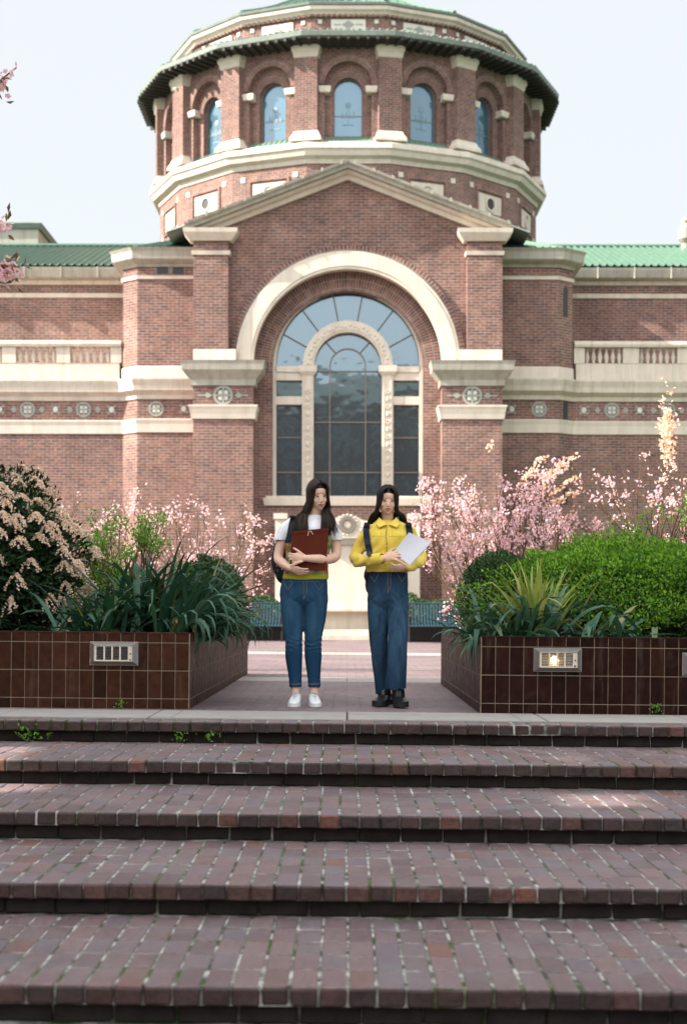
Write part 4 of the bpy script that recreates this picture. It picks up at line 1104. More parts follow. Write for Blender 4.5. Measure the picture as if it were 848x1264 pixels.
def flowers(C, size, petals=5):
    n = len(C); A = rdir(n); T1 = norm(np.cross(A, rdir(n))); T2 = np.cross(A, T1); Vs=[]; Fs=[]; o=0
    acc = Acc()
    for k in range(petals):
        a = 2*PI*k/petals; D = T1*math.cos(a)+T2*math.sin(a)+A*.35
        V, Fc = leaves(C, D, A, size*(.8+.4*rng.random(n)), size*.9*(.8+.4*rng.random(n)), .15); acc.add(V, Fc)
    return acc
def cherry(name, label, base, stems, L, depth, fl_n, fl_size, m, spread=.55, up=.2, cluster=.05, leafy=0, cat='blossom tree', group=None, r=.02, lean=(0,0), allfl=True, extra_w=None):
    root = empty(name, base); tag(root, label, cat, group); mb = MB(); tips=[]; allp=[]
    for i in range(stems):
        a = 2*PI*i/stems+random.random(); dd = Vector((math.cos(a)*.55+lean[0], math.sin(a)*.4+lean[1], 1.0))
        branch(mb, (math.cos(a)*.05,math.sin(a)*.05,-.05), dd, L*random.uniform(.8,1.1), r, depth, tips, allp, spread, up)
    mb.build('branches', M['twig'], root)
    pts = [p for p,_,dp in allp if dp <= 1]+[p for p,_ in tips]
    nc = max(8, fl_n//9); cc = rng.integers(0, len(pts), nc); cen = np.array([tuple(pts[i]) for i in cc])+rng.normal(size=(nc,3))*cluster*.5
    idx = rng.integers(0, nc, fl_n); C = cen[idx]+rng.normal(size=(fl_n,3))*cluster*.62
    flowers(C, fl_size).build('blossom', m, root)
    if extra_w == 'streaks':
        # long upper sprays, their sunlight put into a paler petal colour
        C = []
        for (xa,ya,xb,yb) in ((638,598,668,562),(655,606,700,568),(664,592,708,560),(668,612,712,586),(676,622,716,604),(600,552,603,546)):
            n_ = 62 if xb > 610 else 16
            for q in range(n_):
                u = q/n_; C.append((wx(xa+(xb-xa)*u,17)-base[0], 17-base[1], wz(ya+(yb-ya)*u,17)))
        C = np.array(C)+rng.normal(size=(len(C),3))*.022; flowers(C, .020).build('sun_paled_blossom', M['blossom_w'], root); extra_w = None
    if extra_w:
        cen, rad, nn, sz = extra_w; C = np.array(cen)-np.array(base)+rng.normal(size=(nn,3))*np.array(rad); flowers(C, sz).build('sun_paled_blossom', M['blossom_w'], root)  # spike petals paler too, the light on them put into colour
    if leafy:
        idx = rng.integers(0, len(tips), leafy); C = np.array([tuple(tips[i][0]) for i in idx])+rng.normal(size=(leafy,3))*.035
        V, Fc = leaves(C, rdir(leafy)+np.array([0,0,.3]), rdir(leafy), .035*(.7+.6*rng.random(leafy)), .018*np.ones(leafy)); bulk('young_leaves', V, Fc, M['fresh'] if m is not M['blossom'] or leafy > 200 else M['bronze_leaf'], root)
    return root, tips

# --- left planter
c = (-3.08, 12.35, 1.06); r_ = (.87,.80,.82)
pr_ = shrub('pieris_shrub', 'dark evergreen shrub full of drooping cream pink flower sprays, at the left edge', c, r_, 26000, M['pieris'], .060, .024, .15, seed=3, shell=.5, zmin=-1)
acc = Acc(); stm = MB()
P, d_ = blob_points(300, np.array(c)-np.array((c[0],c[1],ZT-.06)), (r_[0]*1.05,r_[1]*1.05,r_[2]*1.04), .02, .15, -.35, 3)
for p, d in zip(P, d_):
    if d[1] > .55 or rng.random() < .25: continue
    k = rng.integers(7,13)
    for j in range(k):   # a spray: drooping strings of small bells
        a = rng.uniform(0,2*PI); h = norm(np.array([[math.cos(a),math.sin(a),0]])+d[None]*.8)[0]
        L = rng.uniform(.06,.13); n = 12; s_ = np.linspace(0,1,n)[:,None]
        C = p+d*.02+h*s_*L*.75+np.array([0,0,-1])*(s_**1.6)*L*.9+rng.normal(size=(n,3))*.004
        D = np.tile(np.array([[0,0,-1.0]]),(n,1))+rng.normal(size=(n,3))*.4
        V, Fc = leaves(C, D, rdir(n), np.full(n,.018), np.full(n,.016), .5); acc.add(V, Fc)
        V, Fc = leaves(C, D, rdir(n), np.full(n,.018), np.full(n,.016), -.5); acc.add(V, Fc)
acc.build('flower_sprays', M['pieris_flower'], pr_)
strap_plant('strap_leaf_plant', 'biggest dark green clump of arching sword leaves, above the unlit lamp in the tiles', 190, 12.1, 180, .90, .040, M['strap'], spread=.17, up=(.5,1.5), curve=(.5,2.1))
strap_plant('strap_leaf_plant', 'dark green clump of sword leaves spilling over the inner corner towards the walk', 238, 11.65, 105, .66, .034, M['strap_l'], spread=.10, up=(.35,1.35), curve=(1.4,2.9), azr=(-1.6,.9))
strap_plant('strap_leaf_plant', 'low sprawling clump of broad blue green leaves between the cream shrub and the tallest clump', 118, 11.8, 105, .62, .042, M['strap'], spread=.20, up=(.05,1.2), curve=(.4,1.9), extra=(7,.42,.022))
strap_plant('strap_leaf_plant', 'clump of long leaves arching over the planter corner and hanging down its side', 224, 11.5, 46, .78, .032, M['strap_l'], spread=.06, up=(.5,1.0), curve=(2.9,3.7), azr=(-1.1,.3))
shrub('box_shrub', 'small rounded box shrub behind the sword leaves beside the walk', (-1.22,13.3,.74), (.36,.5,.42), 9000, M['boxwood'], .024, .015, .10, seed=5, shell=.25)
shrub('box_shrub', 'low loose green shrub between the cream shrub and the bare brown stems', (-2.15,13.4,.80), (.42,.4,.36), 3200, M['spiraea'], .030, .018, .22, seed=8)
rt, tips = cherry('spiraea_shrub', 'loose shrub of thin brown stems tipped with fresh green leaves, above the sword leaves', (-1.92,13.0,ZT-.06), 11, .46, 2, 30, .01, M['blossom_w'], spread=.5, up=.45, cat='shrub', leafy=1500, r=.009)
cherry('cherry_bush', 'pink flowering cherry behind the left planter, in front of the brick pier', (-1.80,18.6,0), 8, .80, 3, 1250, .018, M['blossom'], spread=.5, up=.25, cluster=.06, leafy=60, r=.018)
cherry('cherry_bush', 'sparse magenta flowering cherry behind the cream flowered shrub', (-4.05,18.8,0), 6, .92, 3, 420, .018, M['blossom'], spread=.6, up=.3, cluster=.06, leafy=80, r=.022)
# --- right planter
shrub('bright_shrub', 'large rounded bright green shrub filling the right planter', (2.35,12.75,.80), (1.22,.85,.50), 42000, M['spiraea'], .027, .019, .20, seed=12, shell=.36, upbias=.9, stems=16)
shrub('box_shrub', 'dark green box shrub at the inner end of the right planter', (1.30,13.1,.80), (.36,.6,.42), 9500, M['boxwood'], .024, .015, .08, seed=15, shell=.25)
strap_plant('yucca', 'yucca with yellow striped upright leaves above the lit lamp', 655, 11.5, 110, .62, .040, M['strap_l'], spread=.16, up=(.1,1.2), curve=(.8,2.4), extra=(46,.66,.030))
strap_plant('strap_leaf_plant', 'dark sword leaves drooping over the inner corner of the right planter', 600, 11.45, 75, .55, .034, M['strap_l'], spread=.12, up=(.05,1.0), curve=(.8,2.2))
strap_plant('strap_leaf_plant', 'few broad dull green leaves on the rim right of the lit lamp', 745, 11.35, 42, .44, .038, M['strap_l'], spread=.12, up=(.0,.9), curve=(.6,2.0))
cherry('cherry_bush', 'dense pink cherry with upper sprays coloured pale as if sunlit behind the right planter', (1.74,17.2,0), 11, .84, 3, 4900, .018, M['blossom'], spread=.62, up=.22, cluster=.05, leafy=90, r=.022, extra_w='streaks')
rt, tp = cherry('cherry_bush', 'pink cherry with tall pale blossom spikes and bare stems at the right edge', (3.75,16.6,0), 7, .86, 3, 1500, .018, M['blossom'], spread=.6, up=.3, cluster=.05, leafy=60, r=.024, extra_w=((3.42,16.5,2.62),(.045,.05,.20),380,.020))
cherry('leafing_shrub', 'open shrub of dark bent stems with fresh leaves above the bright shrub', (2.85,13.4,ZT-.06), 9, .56, 2, 40, .012, M['blossom_w'], spread=.75, up=.3, cat='shrub', leafy=700, r=.014)
# --- cherry tree beyond the left edge: only two sprays hang into the picture
ct = empty('cherry_tree', (-5.2,13.8,ZT-.06)); tag(ct, 'pink cherry tree whose blossom sprays hang in from the upper left', 'tree')
tk = MB(); tk.tube([(0,0,-.1),(.1,0,1.2),(.3,-.2,2.3),(.4,-.5,3.2)],[.12,.10,.085,.07],9); tk.build('trunk', M['bark'], ct)
bm_ = MB(); C = []; LV = []
def spray(target, start, n, rad):
    tgt = Vector(target)-ct.location; st = Vector(start)
    mid = st.lerp(tgt,.5)+Vector((0,0,.25)); bm_.tube([st, mid, tgt],[.03,.018,.004],6)
    for i in range(n): C.append(np.array(tgt)+rng.normal(size=3)*np.array(rad))
    for i in range(int(n*.35)): LV.append(np.array(tgt)+rng.normal(size=3)*np.array(rad)*1.5)
dz = 8.6
tx = lambda px,py: (wx(px,dz), dz, wz(py,dz))
spray(tx(0,103), (.35,-.4,2.9), 24, (.030,.05,.018)); spray(tx(17,84), (.35,-.4,2.9), 2, (.012,.02,.012))
spray(tx(1,335), (.3,-.3,2.4), 95, (.040,.06,.034)); spray(tx(-2,280), (.3,-.3,2.4), 22, (.03,.05,.02))
for i in range(16):
    a = rng.uniform(PI*.6,PI*1.7); spray(tuple(Vector((-5.6+math.cos(a)*rng.uniform(.8,2.2),13.4+math.sin(a)*rng.uniform(.6,2),rng.uniform(2.4,5.2)))), (.3,-.3,2.6), 90, (.22,.22,.18))
bm_.build('limbs', M['bark'], ct)
flowers(np.array(C), .022).build('blossom', M['blossom'], ct)
LV = np.array(LV); V, Fc = leaves(LV, rdir(len(LV)), rdir(len(LV)), np.full(len(LV),.06), np.full(len(LV),.022)); bulk('bronze_leaves', V, Fc, M['bronze_leaf'], ct)
# --- weeds in the joints
def weed(px, py, d, size, label):
    z = wz(py,d); b = (wx(px,d), d, z); root = empty('weed', b); tag(root, label, 'weed', 'weeds in the step joints'); acc = Acc(); n = int(26*size)
    P = rng.normal(size=(n,3))*np.array([.028,.012,.018])*size+np.array([0,0,.022*size]); V, Fc = leaves(P, rdir(n)+np.array([0,0,.5]), rdir(n), np.full(n,.024*size), np.full(n,.013*size)); acc.add(V,Fc); acc.build('leaves', M['fresh'], root)
    mb = MB()
    for i in range(4): mb.tube([(0,0,-.01),tuple(P[i])],[.002,.0012],4)
    mb.build('stalk', M['boxwood'], root)
for a in ((30,913,9.80,1.25,'largest leafy weed, on the upper step at the far left'),(57,911,9.82,.6,'tiny weed beside the largest one on the upper step'),
          (220,914,9.80,.85,'left of the two middle weeds on the upper step'),(257,914,9.80,.95,'right of the two middle weeds on the upper step'),
          (147,874,10.98,.9,'weed at the foot of the left planter under its lamp'),(805,878,10.83,.9,'weed at the foot of the right planter near the right edge'),
          (820,928,9.2,.45,'tiny weed on the second step at the far right')): weed(*a)

# --- benches, trough and hedge at the foot of the library
M['bench'] = m_flat('blue_green_bench_paint', (.006,.034,.048), .42, 0, .5, .2, 8)
M['black'] = m_flat('black_iron', (.010,.010,.011), .5, 0, .4, .2, 8)
def bench(x0, x1, d, label):
    r = empty('slatted_bench', ((x0+x1)/2, d, 0)); tag(r, label, 'bench', None); hw_ = (x1-x0)/2
    n = int(2*hw_/.075)
    for i in range(n):
        x = -hw_+.04+(2*hw_-.08)*i/(n-1)
        if i < 95:
            mb = MB(); pts = [(x,.52,.93),(x,.47,.75),(x,.40,.55),(x,.33,.47),(x,.1,.445),(x,-.02,.43),(x,-.05,.39)]
            for a,b_ in zip(pts,pts[1:]):
                mb.add([(a[0]-.022,a[1],a[2]),(a[0]+.022,a[1],a[2]),(b_[0]+.022,b_[1],b_[2]),(b_[0]-.022,b_[1],b_[2]),(a[0]-.022,a[1]+.008,a[2]-.008),(a[0]+.022,a[1]+.008,a[2]-.008),(b_[0]+.022,b_[1]+.008,b_[2]-.008),(b_[0]-.022,b_[1]+.008,b_[2]-.008)],[(0,1,2,3),(4,7,6,5),(0,4,5,1),(3,2,6,7),(0,3,7,4),(1,5,6,2)])
            mb.build('slat', M['bench'], r)
    mb = MB(); mb.tube([(-hw_,.53,.945),(hw_,.53,.945)],.022,8); mb.build('top_rail', M['bench'], r)
    mb = MB(); mb.tube([(-hw_,-.05,.39),(hw_,-.05,.39)],.02,8); mb.build('front_rail', M['bench'], r)
    for x in (-hw_+.03,0,hw_-.03):
        mb = MB(); mb.tube([(x,-.02,0),(x,-.02,.40),(x,.34,.44),(x,.50,.93)],.022,6); mb.tube([(x,.42,0),(x,.36,.44)],.022,6)
        if abs(x) > .01: mb.tube([(x,-.02,.40),(x,-.04,.62),(x,.1,.66),(x,.42,.66)],.02,6)
        mb.build('iron_frame', M['black'], r)
bench(wx(250,37.2), wx(346,37.2), 37.2, 'blue green slatted bench partly behind the woman with the brown folder')
bench(wx(500,37.2), wx(592,37.2), 37.2, 'blue green slatted bench partly behind the woman in yellow')
M['trough'] = m_flat('black_trough', (.007,.006,.006), .8, 0, .1)  # one near-black colour for the trough walls
for (xa,xb,lab,lh) in ((wx(200,38.2),wx(352,38.2),'black trough behind the bench on the left of the monument','low dark hedge behind the bench on the left of the monument'),(wx(496,38.2),wx(650,38.2),'black trough behind the bench on the right of the monument','low dark hedge behind the bench on the right of the monument')):
    r = empty('hedge_trough', ((xa+xb)/2,38.1,0)); tag(r, lab, 'planter trough'); h = (xb-xa)/2
    mb = MB(); mb.bbox(-h,h,0,.9,0,.62,.015); mb.build('trough_wall', M['trough'], r)
    mb = MB(); mb.box(-h+.06,h-.06,.06,.84,.60,.63); mb.build('soil', M['soil'], r)
    hr = empty('low_hedge', ((xa+xb)/2,38.55,.60)); tag(hr, lh, 'hedge'); n = 9000
    P = np.stack([rng.uniform(-h+.05,h-.05,n), rng.normal(size=n)*.22, np.abs(rng.random(n))*.1],1)
    P[:,2] = rng.random(n)*(.46+.10*np.sin(P[:,0]*3.1)+.06*np.sin(P[:,0]*7.7))
    V, Fc = leaves(P, rdir(n)+np.array([0,0,.4]), rdir(n), np.full(n,.06), np.full(n,.035)); bulk('foliage', V, Fc, M['boxwood'], hr)
# ------------------------------------------------------------------ people
from mathutils.bvhtree import BVHTree
def crom(pts, n):
    pts = [np.array(p, dtype=float) for p in pts]; out = []
    for i in range(len(pts)-1):
        p0 = pts[max(i-1,0)]; p1 = pts[i]; p2 = pts[i+1]; p3 = pts[min(i+2,len(pts)-1)]
        for k in range(n):
            t_ = k/n; out.append(.5*((2*p1)+(-p0+p2)*t_+(2*p0-5*p1+4*p2-p3)*t_*t_+(-p0+3*p1-3*p2+p3)*t_**3))
    out.append(pts[-1]); return out
def limb(mb, pts, rad, n=14, sub=4, flat=1.0, caps=True):
    data = crom([tuple(p)+(r,) for p, r in zip(pts, rad)], sub)
    P = [d[:3] for d in data]; Rr = [max(.002, d[3]) for d in data]
    mb.tube(P, Rr, n, True, flat=flat)
    if caps:
        mb.ell(P[0], (Rr[0],)*3, 12, 8); mb.ell(P[-1], (Rr[-1],)*3, 12, 8)
def loft(mb, rings, n=28, pw=2.3, sub=3):
    D = crom(rings, sub); v = []
    for z, cx, cy, rx, ry in D:
        for k in range(n):
            a = 2*PI*k/n; c_, s_ = math.cos(a), math.sin(a)
            v.append((cx+rx*math.copysign(abs(c_)**(2/pw), c_), cy+ry*math.copysign(abs(s_)**(2/pw), s_), z))
    f = []
    for i in range(len(D)-1):
        for k in range(n): k2=(k+1)%n; f.append((i*n+k,i*n+k2,(i+1)*n+k2,(i+1)*n+k))
    f.append(tuple(range(n-1,-1,-1))); f.append(tuple((len(D)-1)*n+k for k in range(n)))
    mb.add(v, f)
def fuse(mb, name, m, parent, voxel=.004, sm=3, disp=None, cut=None):
    me = bpy.data.meshes.new(name); me.from_pydata([tuple(p) for p in mb.v], [], mb.f)
    bm = bmesh.new(); bm.from_mesh(me); bmesh.ops.recalc_face_normals(bm, faces=bm.faces); bm.to_mesh(me); bm.free()
    o = bpy.data.objects.new(name, me); col.objects.link(o)
    md = o.modifiers.new('r','REMESH'); md.mode = 'VOXEL'; md.voxel_size = voxel; md.use_smooth_shade = True
    s_ = o.modifiers.new('s','SMOOTH'); s_.factor = .5; s_.iterations = sm
    dg = bpy.context.evaluated_depsgraph_get(); dg.update()
    me2 = bpy.data.meshes.new_from_object(o.evaluated_get(dg)); bpy.data.objects.remove(o)
    if disp or cut:
        bm = bmesh.new(); bm.from_mesh(me2)
        if disp:
            bm.normal_update(); nv = [(v, v.normal.copy()) for v in bm.verts]
            for v, n_ in nv: v.co += n_*disp(v.co, n_)
        if cut:
            dead = [f for f in bm.faces if cut(f.calc_center_median(), f.normal)]
            bmesh.ops.delete(bm, geom=dead, context='FACES')
        bm.to_mesh(me2); bm.free()
    me2.name = name; me2.materials.clear()
    o = link(name, me2, m, parent, True); return o
def nz(p, s, o=0): return noise.noise(Vector((p.x*s[0]+o, p.y*s[1], p.z*s[2])))
def hand(mb, w, d, n, side, curl=(.35,.5,.4), L=1.0, spread=.06, thumb=(.55,.75,.25), tcurl=.35):
    # w wrist, d pointing to the fingers, n out of the palm, side +1/-1: where the thumb sits along d x n
    w = Vector(w); d = Vector(d).normalized(); n = Vector(n); n = (n-d*n.dot(d)).normalized(); a = d.cross(n)*side
    pl = [(w, .024), (w+d*.03*L, .027), (w+d*.06*L, .031), (w+d*.085*L, .030)]
    M3 = Matrix((a, d, n)).transposed()
    mb.ell(w+d*.045*L, (.036*L,.052*L,.0155*L), 14, 9, M3); mb.ell(w+d*.07*L+a*.006, (.037*L,.028*L,.0135*L), 14, 9, M3)
    mb.ell(w+d*.03*L+a*.022*L+n*.005, (.016*L,.032*L,.015*L), 10, 7, M3)
    off = (.0285,.0098,-.009,-.0268); ln = (.070,.078,.073,.057); b0 = (.082,.086,.083,.074)
    for i in range(4):
        p = w+d*b0[i]*L+a*off[i]*L; dd = (d+a*spread*(1.5-i)).normalized(); ax = dd.cross(n).normalized(); pts=[p-dd*.02*L]; rr=[.0085*L]; 
        pts.append(p.copy()); rr.append(.0088*L); seg = (ln[i]*.45,ln[i]*.30,ln[i]*.25)
        for k in range(3):
            dd = Quaternion(ax, curl[k]*(1+.08*i)) @ dd if True else dd
            if k == 0 and (Quaternion(ax, .1) @ d).dot(n) < 0: dd = Quaternion(ax, -2*curl[k]*(1+.08*i)) @ dd; ax = -ax
            p = p+dd*seg[k]*L; pts.append(p.copy()); rr.append((.0082,.0076,.0066)[k]*L)
        limb(mb, pts, rr, 9, 3)
    p = w+d*.022*L+a*.026*L; dd = (d*thumb[0]+a*thumb[1]+n*thumb[2]).normalized(); ax = dd.cross(n).normalized(); pts=[w+d*.012*L+a*.012*L,p.copy()]; rr=[.012*L,.0115*L]
    for k, s_ in enumerate((.036,.030,.024)):
        p = p+dd*s_*L; pts.append(p.copy()); rr.append((.0105,.0095,.0078)[k]*L); dd = (dd+d*tcurl*.6+n*tcurl*.3).normalized()
    limb(mb, pts, rr, 9, 3)
def head_parts(mb, C, Rm, k=1.0):
    h = lambda x,y,z: Vector(C)+Rm @ Vector((x*k,y*k,z*k))
    E = lambda c,r: mb.ell(h(*c), tuple(q*k for q in r), 20, 14, Rm)
    E((0,.012,.030),(.071,.088,.080)); E((0,-.018,-.020),(.0615,.066,.080)); E((0,-.036,-.060),(.046,.046,.046)); E((0,-.052,-.094),(.022,.022,.018))
    for s in (-1,1):
        E((s*.029,-.048,-.034),(.026,.028,.028)); E((s*.036,-.006,-.060),(.021,.040,.030)); E((s*.071,.012,-.014),(.007,.018,.030)); E((s*.026,-.068,.020),(.022,.011,.008))
        E((s*.0095,-.092,-.038),(.0075,.008,.0065))
    E((0,-.043,.036),(.052,.038,.038))
    limb(mb, [h(0,-.074,.012),h(0,-.082,-.012),h(0,-.094,-.034)], [.006*k,.007*k,.0090*k], 10, 3)
    E((0,-.083,-.0585),(.021,.0085,.006)); E((0,-.082,-.0695),(.018,.0085,.0065)); E((0,-.076,-.050),(.014,.010,.008))
def face(body, root, C, Rm, k, iris, lipc, browc, smile=0.0, lid=1.0):
    bvh = BVHTree.FromPolygons([v.co for v in body.data.vertices], [p.vertices for p in body.data.polygons])
    h = lambda x,y,z: Vector(C)+Rm @ Vector((x*k,y*k,z*k)); dr = (Rm @ Vector((0,1,0))).normalized()
    def sf(x,z,out=.0):
        hit = bvh.ray_cast(h(x,-.25,z), dr); p = hit[0] if hit[0] else h(x,-.085,z); return p - dr*out*k
    for s in (-1,1):
        mb = MB(); c = sf(s*.0300,-.001,-.0015); mb.ell(c,(.0135*k,.0045*k,.0058*k*lid),12,8,Rm); e = mb.build('eye', M['eye_white'], root, smooth=True)
        mb = MB(); mb.ell(sf(s*.0300+.001,-.0012,.0014),(.0070*k,.0026*k,.0060*k*lid),10,8,Rm); mb.build('iris', iris, e, smooth=True)
        mb = MB(); mb.tube([sf(s*.0300+q*.0150,.0062*lid*(1-(q*.95)**2)+(.0012*q*s)-.001,.0022) for q in np.linspace(-1,1,9)],[.0009,.0016,.0020,.0022,.0023,.0022,.0020,.0017,.0010],6)
        mb.build('eyelash', browc, root, smooth=True)
        mb = MB(); mb.tube([sf(s*(.0130+.038*q),.0205+.0065*math.sin(q*PI*.75)-.004*q,.0002) for q in np.linspace(0,1,8)],[.0016,.0021,.0023,.0022,.0020,.0017,.0013,.0007],6); mb.build('eyebrow', M['brow_soft'], root, smooth=True)
    mb = MB(); q_ = np.linspace(-1,1,13)
    mb.tube([sf(q*.0235,-.0605+.0022*math.cos(q*PI*1.6)+smile*.006*q*q,.0006) for q in q_],[.0012+.0030*(1-abs(q)**1.6) for q in q_],8); mb.build('upper_lip', lipc, root, smooth=True)
    mb = MB(); mb.tube([sf(q*.0205,-.0700+.0045*q*q+smile*.006*q*q,.0004) for q in q_],[.0012+.0042*(1-abs(q)**1.6) for q in q_],8); mb.build('lower_lip', lipc, root, smooth=True)
    mb = MB(); mb.tube([sf(q*.0235,-.0648+smile*.0065*q*q,.0030) for q in q_],[.0006+.0008*(1-abs(q)) for q in q_],5); mb.build('lip_line', M['lip_dark'], root)
    for s in (-1,1):
        mb = MB(); mb.ell(sf(s*.0065,-.0455,.0002),(.0032*k,.0022*k,.0018*k),8,6,Rm); mb.build('nostril', M['lip_dark'], root)

t = NT('light_skin'); ob = t.obj(); f = t.noise(28,5,.6,ob); g = t.noise(6,3,.5,ob)
t.set(t.mix(g, t.mix(f,(.58,.35,.255),(.67,.43,.33)), t.mix(f,(.63,.385,.285),(.70,.465,.36))), .48, 0, .4); t.b.inputs['Subsurface Weight'].default_value = .12; t.b.inputs['Subsurface Radius'].default_value = (.012,.005,.003); t.bump(t.noise(160,3,.6,ob), .0006, .5); M['skin_a'] = t.m
t = NT('tan_skin'); ob = t.obj(); f = t.noise(28,5,.6,ob)
t.set(t.mix(f,(.58,.35,.235),(.66,.42,.30)), .45, 0, .4); t.b.inputs['Subsurface Weight'].default_value = .12; t.b.inputs['Subsurface Radius'].default_value = (.012,.005,.003); M['skin_b'] = t.m
M['eye_white'] = m_flat('eye_white', (.46,.42,.40), .3, 0, .5, .03); M['iris'] = m_flat('dark_iris', (.018,.010,.006), .15, 0, .5)
M['lip_a'] = m_flat('rose_lip', (.40,.10,.085), .4, 0, .5, .1); M['lip_b'] = m_flat('brown_pink_lip', (.36,.115,.09), .4, 0, .5, .1); M['lip_dark'] = m_flat('dark_mouth_line', (.07,.02,.018), .6)
M['brow_soft'] = m_flat('soft_brow', (.05,.03,.022), .8); M['brow'] = m_flat('dark_brow', (.022,.013,.010), .7)
def m_hair(name, c0, c1, c2):
    t = NT(name); c = t.ramp(t.island(), [(0,c0),(.6,c1),(1,c2)]); t.set(c, .50, 0, .22); return t.m
M['hair_a'] = m_hair('dark_brown_hair', (.010,.0065,.005),(.022,.013,.009),(.050,.027,.017)); M['hair_b'] = m_hair('black_hair', (.007,.005,.0045),(.012,.009,.008),(.028,.018,.014))
def m_denim(name, c, fade, fz, seam=(.2,.13,.07)):
    t = NT(name); ob = t.obj(); tw = t.n('ShaderNodeTexWave', wave_type='BANDS', bands_direction='DIAGONAL'); tw.inputs['Scale'].default_value = 160; t.l(ob, tw.inputs['Vector'])
    sp = t.n('ShaderNodeSeparateXYZ'); t.l(ob, sp.inputs[0]); zf = t.ramp(sp.outputs['Z'], [(fz[0],0),(fz[1],1),(fz[2],1),(fz[3],0)])
    mp = t.n('ShaderNodeMapping'); mp.inputs['Scale'].default_value = (9,9,2.2); t.l(ob, mp.inputs['Vector']); f = t.noise(1.6,6,.7,mp.outputs[0])
    a = t.mix(t.math('MULTIPLY', zf, t.ramp(f,[(.30,0),(.72,.95)])), c, fade); a = t.mix(.35, a, t.mix(1.0, a, t.noise(70,4,.7,ob), 'MULTIPLY'))
    t.set(a, .9, 0, .15); t.bump(t.noise(240,3,.6,ob), .0008, .6); return t.m
M['denim_a'] = m_denim('mid_blue_denim', (.012,.048,.100), (.038,.105,.180), (.35,.5,.85,1.0))
M['denim_b'] = m_denim('deep_indigo_denim', (.013,.034,.070), (.055,.125,.205), (.1,.35,.80,.98))
def m_cloth(name, c, c2=None, s=5, rough=.85):
    t = NT(name); ob = t.obj(); f = t.noise(s,5,.6,ob); cc = t.mix(f, c, c2 or [x*1.25 for x in c]); wv = t.noise(220,3,.6,ob)
    t.set(cc, rough, 0, .25); t.bump(wv, .0009, .7); t.b.inputs['Sheen Weight'].default_value = .15; return t.m
M['yellow'] = m_cloth('yellow_cotton', (.66,.47,.055), (.74,.56,.10)); M['white_tee'] = m_cloth('white_jersey', (.74,.74,.78), (.80,.80,.83)); M['navy'] = m_cloth('navy_webbing', (.010,.015,.028), (.016,.022,.038))
t = NT('floral_knit'); ob = t.obj(); vo = t.n('ShaderNodeTexVoronoi'); vo.inputs['Scale'].default_value = 19; t.l(ob, vo.inputs['Vector'])
sp = t.n('ShaderNodeSeparateColor'); t.l(vo.outputs['Color'], sp.inputs[0]); fl = t.ramp(vo.outputs['Distance'], [(0,1),(.42,1),(.52,0)])
base = t.mix(t.noise(9,4,.6,ob), (.17,.24,.09), (.30,.38,.17)); rose = t.ramp(sp.outputs[0], [(0,(.45,.10,.04)),(.35,(.50,.22,.08)),(.55,(.10,.16,.05)),(.8,(.52,.50,.30)),(1,(.30,.36,.10))], 'CONSTANT')
spz = t.n('ShaderNodeSeparateXYZ'); t.l(ob, spz.inputs[0]); hem = t.ramp(spz.outputs['Z'], [(.983,1),(.986,0)])
t.set(t.mix(hem, t.mix(fl, base, rose), (.38,.36,.035)), .9, 0, .2); t.bump(t.noise(150,3,.6,ob), .001, .8); M['floral'] = t.m
M['sneaker'] = m_flat('white_leather', (.66,.66,.68), .5, 0, .4, .08, 20); M['sole_w'] = m_flat('white_rubber', (.60,.59,.58), .7, 0, .3, .12, 20)
M['shoe_b'] = m_flat('black_leather', (.010,.010,.011), .35, 0, .5, .3, 20); M['sole_b'] = m_flat('black_rubber', (.012,.012,.012), .7, 0, .3)
M['lace'] = m_flat('grey_blue_lace', (.35,.42,.52), .8); M['folder'] = m_flat('oxblood_folder', (.085,.014,.006), .6, 0, .12, .2, 6); M['cord'] = m_flat('tan_cord', (.50,.28,.20), .8)
M['paper'] = m_flat('white_paper', (.66,.66,.72), .7, 0, .3, .03, 4); M['stitch'] = m_flat('tan_stitching', (.20,.145,.08), .8); M['zip'] = m_flat('dark_zip', (.09,.07,.03), .5)
t = NT('black_white_print'); vo = t.n('ShaderNodeTexVoronoi'); vo.inputs['Scale'].default_value = 42; t.l(t.obj(), vo.inputs['Vector']); t.set(t.ramp(vo.outputs['Distance'], [(.20,(.60,.60,.62)),(.27,(.010,.010,.014))]), .8, 0, .3); M['print'] = t.m

PD = 11.55; PS = F/PD
def hairdo(root, C, Rm, k, m, n, part=0.0, ends=None, seed=1):
    rg = np.random.default_rng(seed); mb = MB(); h = lambda x,y,z: Vector(C)+Rm @ Vector((x*k,y*k,z*k))
    for i in range(n):
        s = 1 if rg.random() < .5 else -1; tt = rg.random(); lay = rg.random()
        az = R(-50+140*tt); off = .006+.010*lay
        a, b_, cc = .072+off, .090+off, .084+off; pts = []
        yr = -.078+.133*tt
        for ph in (6,28,52,76,98):
            p_ = R(ph); w_ = (1-ph/98)
            x = part*w_+s*a*math.sin(p_)*math.cos(az); y = .012+b_*math.sin(p_)*math.sin(az)*(1-.0)+yr*w_*.9; z = .030+cc*math.cos(p_)*(1.0 if abs(yr*w_) < .01 else math.sqrt(max(.2,1-(yr*w_*.9/b_)**2)))
            pts.append(h(x,y,z))
        pts += [root_p for root_p in ends(s, tt, lay, rg, h)]
        pts = [Vector(q) for q in crom([tuple(p) for p in pts], 3)]; L_ = len(pts); r0 = .0030+.0020*rg.random()
        mb.tube(pts, [r0*(.75 if j < 2 else 1)*(1-.85*max(0,(j/(L_-1)-.70)/.30)) for j in range(L_)], 4)
    o = mb.build('hair', m, root, smooth=True); return o
